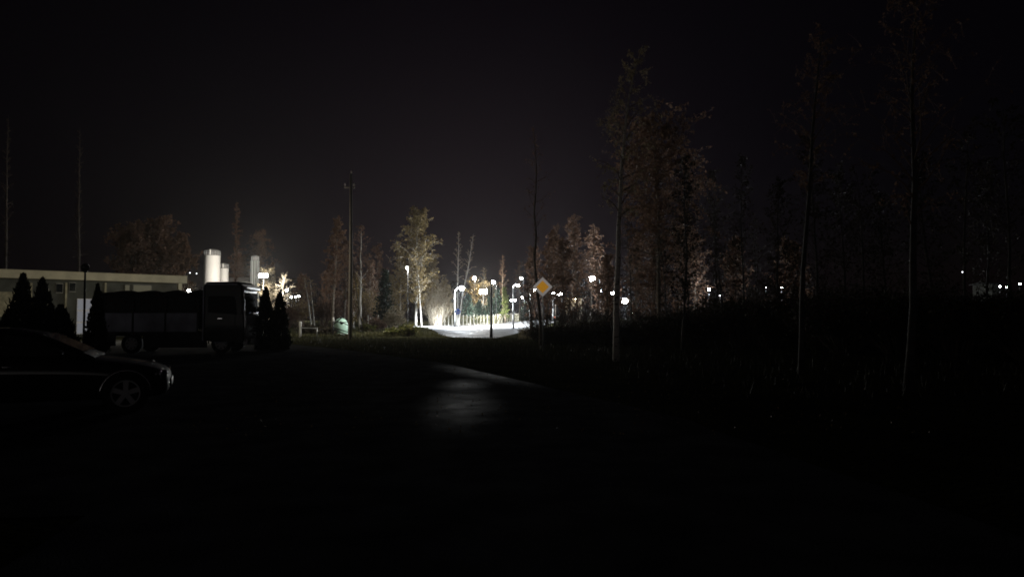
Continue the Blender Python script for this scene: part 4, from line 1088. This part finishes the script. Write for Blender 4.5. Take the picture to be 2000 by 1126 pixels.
# ------------------------------------------------------------------ parked dark car
def build_car(label, loc, rz, paint, group=None, head='lens_clear', tail='car_trim'):
    t = thing('parked_car', label, 'car', loc, rz, group)
    # local: front at x=0, rear at x=-4.35, near side y=0, far side y=1.78
    W = 1.78
    st = [  # x, half width, z bottom, z shoulder, z crown(hood/deck centre)
        (0.00, .60, .34, .52, .56), (-.06, .70, .24, .62, .68), (-.22, .79, .20, .70, .76), (-.50, .85, .19, .765, .83), (-.85, .875, .19, .82, .88), (-1.15, .885, .19, .855, .925), (-1.45, .89, .19, .88, .96),
        (-1.9, .89, .19, .90, .97), (-2.5, .89, .19, .915, .97), (-3.1, .89, .19, .925, .97), (-3.55, .885, .21, .93, .985), (-3.95, .86, .25, .92, .985), (-4.2, .80, .32, .88, .95), (-4.33, .70, .42, .78, .84), (-4.37, .60, .5, .7, .74)]
    rings = []
    for x, hw, zb, zs, zc in st:
        pts = []
        half = [(0, zb), (hw * .8, zb), (hw * .95, zb + .07), (hw, zb + .2), (hw * 1.0, zs - .18), (hw * .985, zs - .07), (hw * .955, zs - .012), (hw * .90, zs + .018), (hw * .72, zs + (zc - zs) * .6), (hw * .35, zc - .006), (0, zc)]
        L = [Vector((x, W / 2 - y, z)) for y, z in half]; Rr = [Vector((x, W / 2 + y, z)) for y, z in reversed(half[1:-1])]
        rings.append(L + Rr)
    mb = MB(); mb.loft(rings); body = mb.build('body', paint, t, smooth=True)
    sb = body.modifiers.new('Subsurf', 'SUBSURF'); sb.levels = 2; sb.render_levels = 2
    # cabin
    gs = [(-1.15, .80, .925, .935), (-1.45, .76, .93, 1.07), (-1.95, .69, .95, 1.32), (-2.35, .64, .95, 1.395), (-2.9, .62, .95, 1.395), (-3.4, .65, .95, 1.31), (-3.85, .71, .95, 1.08), (-4.08, .74, .95, .97)]
    rings = []
    for x, hw, zb, zt in gs:
        hb = .80
        rings.append([Vector((x, W / 2 - hb, zb - .03)), Vector((x, W / 2 - hw - (hb - hw) * .12, zb + (zt - zb) * .82)), Vector((x, W / 2 - hw + .09, zt - .01)), Vector((x, W / 2, zt + .02)), Vector((x, W / 2 + hw - .09, zt - .01)), Vector((x, W / 2 + hw + (hb - hw) * .12, zb + (zt - zb) * .82)), Vector((x, W / 2 + hb, zb - .03))])
    mb = MB(); mb.loft(rings); cb = mb.build('roof', paint, t, smooth=True)
    for s in (0, 1):
        f = (lambda y: y) if s == 0 else (lambda y: W - y)
        for nm, pts in (('front_window', [(-1.55, .96), (-2.02, 1.26), (-2.42, 1.32), (-2.42, .965)]), ('rear_window', [(-2.5, .965), (-2.5, 1.325), (-3.0, 1.32), (-3.4, 1.22), (-3.62, .975)])):
            mb = MB()
            def gy(x, z):
                hw = .62 + .1 * max(0, (-2.2 - x) / 2) ** 2
                u = (z - .95) / .45
                return W / 2 - (.80 - .13 * u) - .012
            mb.loft([[Vector((x, f(gy(x, z) + dy), z)) for x, z in pts] for dy in (-.02, -.012)]); mb.build('side_window', 'glass_dark', t)
    for s in (0, 1):
        y = -.012 if s == 0 else W + .012
        mb = MB(); mb.tube([(-.66 + .375 * math.cos(a), y + (.035 if s == 0 else -.035), .32 + .375 * math.sin(a)) for a in [PI * (k - 1) / 18 for k in range(21)]], 0.028, 8); mb.build('wheel_arch', 'dark_chrome', t, smooth=True)
        mb = MB(); mb.tube([(-3.40 + .375 * math.cos(a), y + (.035 if s == 0 else -.035), .32 + .375 * math.sin(a)) for a in [PI * (k - 1) / 18 for k in range(21)]], 0.028, 8); mb.build('wheel_arch', 'dark_chrome', t, smooth=True)
        for x in (-.66, -3.40):
            mb = MB(); disc(mb, .355, y + (.004 if s == 0 else -.03), y + (.03 if s == 0 else -.004), 28, x, .32); mb.build('wheel_well', 'rubber', t)
            wheel(t, x, .055 if s == 0 else W - .055, .315, .205, .225, 1 if s == 0 else -1, 5)
        # mirror, handles
        ms = -1 if s == 0 else 1
        mb = MB(); mb.ball((0, 0, 0), .11, 12, 8, .62); o = mb.build('mirror', paint, t, smooth=True); o.location = (-1.62, y + ms * .1, 1.0); o.scale = (.7, 1, 1)
        for x in (-2.32, -3.28):
            mb = MB(); mb.tube([(x - .09, y - ms * .005, .795), (x - .06, y + ms * .022, .80), (x + .06, y + ms * .022, .80), (x + .09, y - ms * .005, .795)], .014, 8); mb.build('door_handle', 'chrome', t, smooth=True)
        mb = MB(); mb.tube([(-1.3, y + ms * .004, .60), (-3.3, y + ms * .004, .60)], .012, 6); mb.build('side_moulding', 'car_trim', t, smooth=True)
        mb = MB(); mb.ball((0, 0, 0), .16, 16, 8, .55); o = mb.build('headlight', head, t, smooth=True); o.location = (-.16, .26 if s == 0 else W - .26, .61); o.scale = (.75, 1.0, .8); o.rotation_euler = (0, -.35, .5 * -ms * -1)
        mb = MB(); mb.ball((0, 0, 0), .14, 12, 8, .7); o = mb.build('tail_light', tail, t, smooth=True); o.location = (-4.27, .22 if s == 0 else W - .22, .80); o.scale = (.5, 1, 1)
    mb = MB(); mb.loft([[Vector((-1.3, y, 1.0)), Vector((-1.9, y + (.08 if y < .9 else -.08), 1.295)), Vector((-1.9, y + (.08 if y < .9 else -.08), 1.315)), Vector((-1.3, y, 1.02))] for y in (.18, W - .18)]); mb.build('windscreen', 'glass_dark', t)
    if head == 'lens_clear':  # added chrome pieces that make glints along the bonnet and headlight
        mb = MB(); mb.tube([(-1.02, .06, .765), (-1.0, .22, .80), (-.99, .42, .83), (-1.0, .62, .85)], [.012, .024, .024, .014], 10); mb.build('bonnet_glint_bar', 'chrome', t, smooth=True)
        mb = MB(); mb.tube([(-.33, .62, .80), (-.30, .85, .81), (-.33, 1.1, .80)], [.01, .018, .01], 8); mb.build('front_glint_bar', 'chrome', t, smooth=True)
        mb = MB(); mb.tube([(-.13 + .02 * math.cos(a), .19 + .09 * math.cos(a), .61 + .085 * math.sin(a)) for a in [2 * PI * k / 20 for k in range(21)]], .017, 8); mb.build('headlight_glint_ring', 'chrome', t, smooth=True)
    mb = MB(); mb.box((-.005, W / 2, .44), (.06, .75, .13)); mb.build('grille', 'car_trim', t, bevel=.02)
    return t
cx0 = X(334, 12.2)
build_car('dark parked car with alloy wheels facing right at the lower left', (cx0, 12.2, 0), math.radians(24), 'car_paint')
b = base(1109, 150)
build_car('distant car with glowing red tail lights seen through the thicket', (b.x, b.y, b.z), math.radians(68), 'car_paint', group='distant cars', tail='lens_tail')
b = base(1098, 156)
build_car('distant car with lit white headlights left of the red tail lights', (b.x, b.y, b.z), math.radians(-75), 'car_paint', group='distant cars', head='lens_small')

# ------------------------------------------------------------------ lit pale house behind the thicket, and the white wall at the far right
def house(label, px0, px1, d, eave, m, roofm='roof_tile', dep=7, group=None, ridge=1.8, yaw=0):
    x0, x1 = X(px0, d), X(px1, d); w = x1 - x0; b = Vector(((x0 + x1) / 2, d, gz((x0 + x1) / 2, d))); h = ht(eave, d, (px0 + px1) / 2)
    t = thing('house', label, 'house', b, yaw, group)
    mb = MB(); mb.box((0, dep / 2, h / 2), (w, dep, h)); mb.build('wall', m, t)
    mb = MB(); mb.loft([[Vector((x, -.4, h)), Vector((x, dep / 2, h + ridge)), Vector((x, dep + .4, h)), Vector((x, dep + .4, h - .12)), Vector((x, -.4, h - .12))] for x in (-w / 2 - .3, w / 2 + .3)]); mb.build('roof', roofm, t)
    for k in (-.28, .22):
        mb = MB(); mb.box((w * k, -.03, h * .5), (w * .18, .06, h * .36)); wf = mb.build('window', 'window_frame', t)
        mb = MB(); mb.box((w * k, -.07, h * .5), (w * .15, .02, h * .30)); mb.build('pane', 'glass_dark', wf)
    mb = MB(); mb.box((w * -.02, -.03, h * .34), (w * .12, .06, h * .68)); mb.build('door', 'dark_metal', t)
    return t, b, w, h
t, b, w, h = house('pale lit house half hidden by the thicket right of the diamond sign', 1106, 1136, 105, 581, 'house_wall', roofm='roof_felt', ridge=.9)
l = lamp_light('POINT', (0, -2.2, h - .5), 110, (1, .9, .72), t)
mb = MB(); mb.ball((0, -2.2, h - .2), .1, 10, 6); lb = mb.build('wall_lamp', 'lens_warm', t, smooth=True)
mb = MB(); mb.tube([(0, 0, h - .1), (0, -2.2, h - .08)], .025, 6); mb.build('lamp_arm', 'dark_metal', t)
house('small white building behind the far white lights at the right edge', 1938, 1951, 96, 553, 'wall_render', roofm='roof_felt', ridge=.3, dep=4)

# ------------------------------------------------------------------ air
mb = MB(); mb.box((0, 380, 29), (1320, 940, 62)); hz = mb.build('haze', 'roof_felt')
hm = bpy.data.materials.new('thin_haze'); hm.use_nodes = True; nt = hm.node_tree; nt.nodes.clear()
o = nt.nodes.new('ShaderNodeOutputMaterial'); v = nt.nodes.new('ShaderNodeVolumePrincipled')
v.inputs['Color'].default_value = (.95, .95, .95, 1); v.inputs['Density'].default_value = 0.00012; v.inputs['Anisotropy'].default_value = 0.62
nt.links.new(v.outputs[0], o.inputs['Volume'])
hz.data.materials.clear(); hz.data.materials.append(hm); tag(hz, 'thin night haze filling the air over the whole place', 'haze', kind='stuff')

# ------------------------------------------------------------------ night sky
w = bpy.data.worlds.new('World'); SC.world = w; w.use_nodes = True; nt = w.node_tree; nt.nodes.clear()
out = nt.nodes.new('ShaderNodeOutputWorld'); bg = nt.nodes.new('ShaderNodeBackground')
sky = nt.nodes.new('ShaderNodeTexSky'); sky.sky_type = 'NISHITA'; sky.sun_disc = False; sky.sun_elevation = math.radians(-4); sky.sun_rotation = math.radians(20); sky.altitude = 150
tc = nt.nodes.new('ShaderNodeTexCoord')
def vm(op, a, b=None):
    n = nt.nodes.new('ShaderNodeVectorMath'); n.operation = op
    nt.links.new(a, n.inputs[0])
    if b is not None: n.inputs[1].default_value = b
    return n
def ma(op, a, b=None, c=False):
    n = nt.nodes.new('ShaderNodeMath'); n.operation = op; n.use_clamp = c
    if hasattr(a, 'links'): nt.links.new(a, n.inputs[0])
    else: n.inputs[0].default_value = a
    if b is not None:
        if hasattr(b, 'links'): nt.links.new(b, n.inputs[1])
        else: n.inputs[1].default_value = b
    return n.outputs[0]
nrm = vm('NORMALIZE', tc.outputs['Generated']).outputs[0]
gd = Vector((-.04, 1, .06)).normalized()
dp = vm('DOT_PRODUCT', nrm, tuple(gd)).outputs['Value']
glow = ma('POWER', ma('MAXIMUM', dp, 0.0), 14.0)
glow2 = ma('POWER', ma('MAXIMUM', dp, 0.0), 40.0)
def mulc(fac, col):
    n = nt.nodes.new('ShaderNodeVectorMath'); n.operation = 'SCALE'; n.inputs[0].default_value = col; nt.links.new(fac, n.inputs['Scale']); return n.outputs[0]
def addc(a, b):
    n = nt.nodes.new('ShaderNodeVectorMath'); n.operation = 'ADD'; nt.links.new(a, n.inputs[0]); nt.links.new(b, n.inputs[1]); return n.outputs[0]
one = ma('ADD', ma('MULTIPLY', dp, 0.0), 1.0)
tot = addc(addc(mulc(one, (.0004, .0001, .0006)), mulc(glow, (.0016, .0006, .0017))), mulc(glow2, (.0062, .0040, .0046)))
# added low glow on the horizon behind the viewer, shaped to light facing surfaces
sp = nt.nodes.new('ShaderNodeSeparateXYZ'); nt.links.new(nrm, sp.inputs[0])
db = vm('DOT_PRODUCT', nrm, tuple(Vector((-.2, -1, 0)).normalized())).outputs['Value']
zz = ma('MULTIPLY', sp.outputs['Z'], 26.0)
band = ma('POWER', 2.718, ma('MULTIPLY', ma('MULTIPLY', zz, zz), -1.0))
az = ma('POWER', ma('MAXIMUM', db, 0.0), 6.0)
wide = ma('POWER', ma('MAXIMUM', db, 0.0), 3.0)
tot = addc(tot, addc(mulc(ma('MULTIPLY', band, az), (.46, .43, .41)), mulc(wide, (.0075, .0065, .0062))))
sk = nt.nodes.new('ShaderNodeVectorMath'); sk.operation = 'SCALE'; sk.inputs['Scale'].default_value = 0.004; nt.links.new(sky.outputs[0], sk.inputs[0])
tot = addc(tot, sk.outputs[0])
nt.links.new(tot, bg.inputs['Color']); bg.inputs['Strength'].default_value = 1.0
nt.links.new(bg.outputs[0], out.inputs['Surface'])

# ------------------------------------------------------------------ camera and render
cam = bpy.data.cameras.new('camera'); co = bpy.data.objects.new('camera', cam); C.objects.link(co)
cam.sensor_width = 36; cam.lens = 36 * F / 2000; cam.clip_start = .05; cam.clip_end = 3000
co.location = (0, 0, EYE); co.rotation_euler = (PI / 2 + TH, 0, 0)
SC.camera = co
vs = SC.view_settings; SC.display_settings.display_device = 'sRGB'
vs.view_transform = 'Standard'; vs.look = 'None'; vs.exposure = 0; vs.gamma = 1; vs.use_curve_mapping = False
cy = SC.cycles
cy.use_denoising = True; cy.filter_width = 1.75; cy.max_bounces = 6; cy.diffuse_bounces = 3; cy.glossy_bounces = 3; cy.transmission_bounces = 3; cy.volume_bounces = 0
cy.sample_clamp_indirect = 3.0; cy.sample_clamp_direct = 0; cy.use_light_tree = True; cy.caustics_reflective = False; cy.caustics_refractive = False
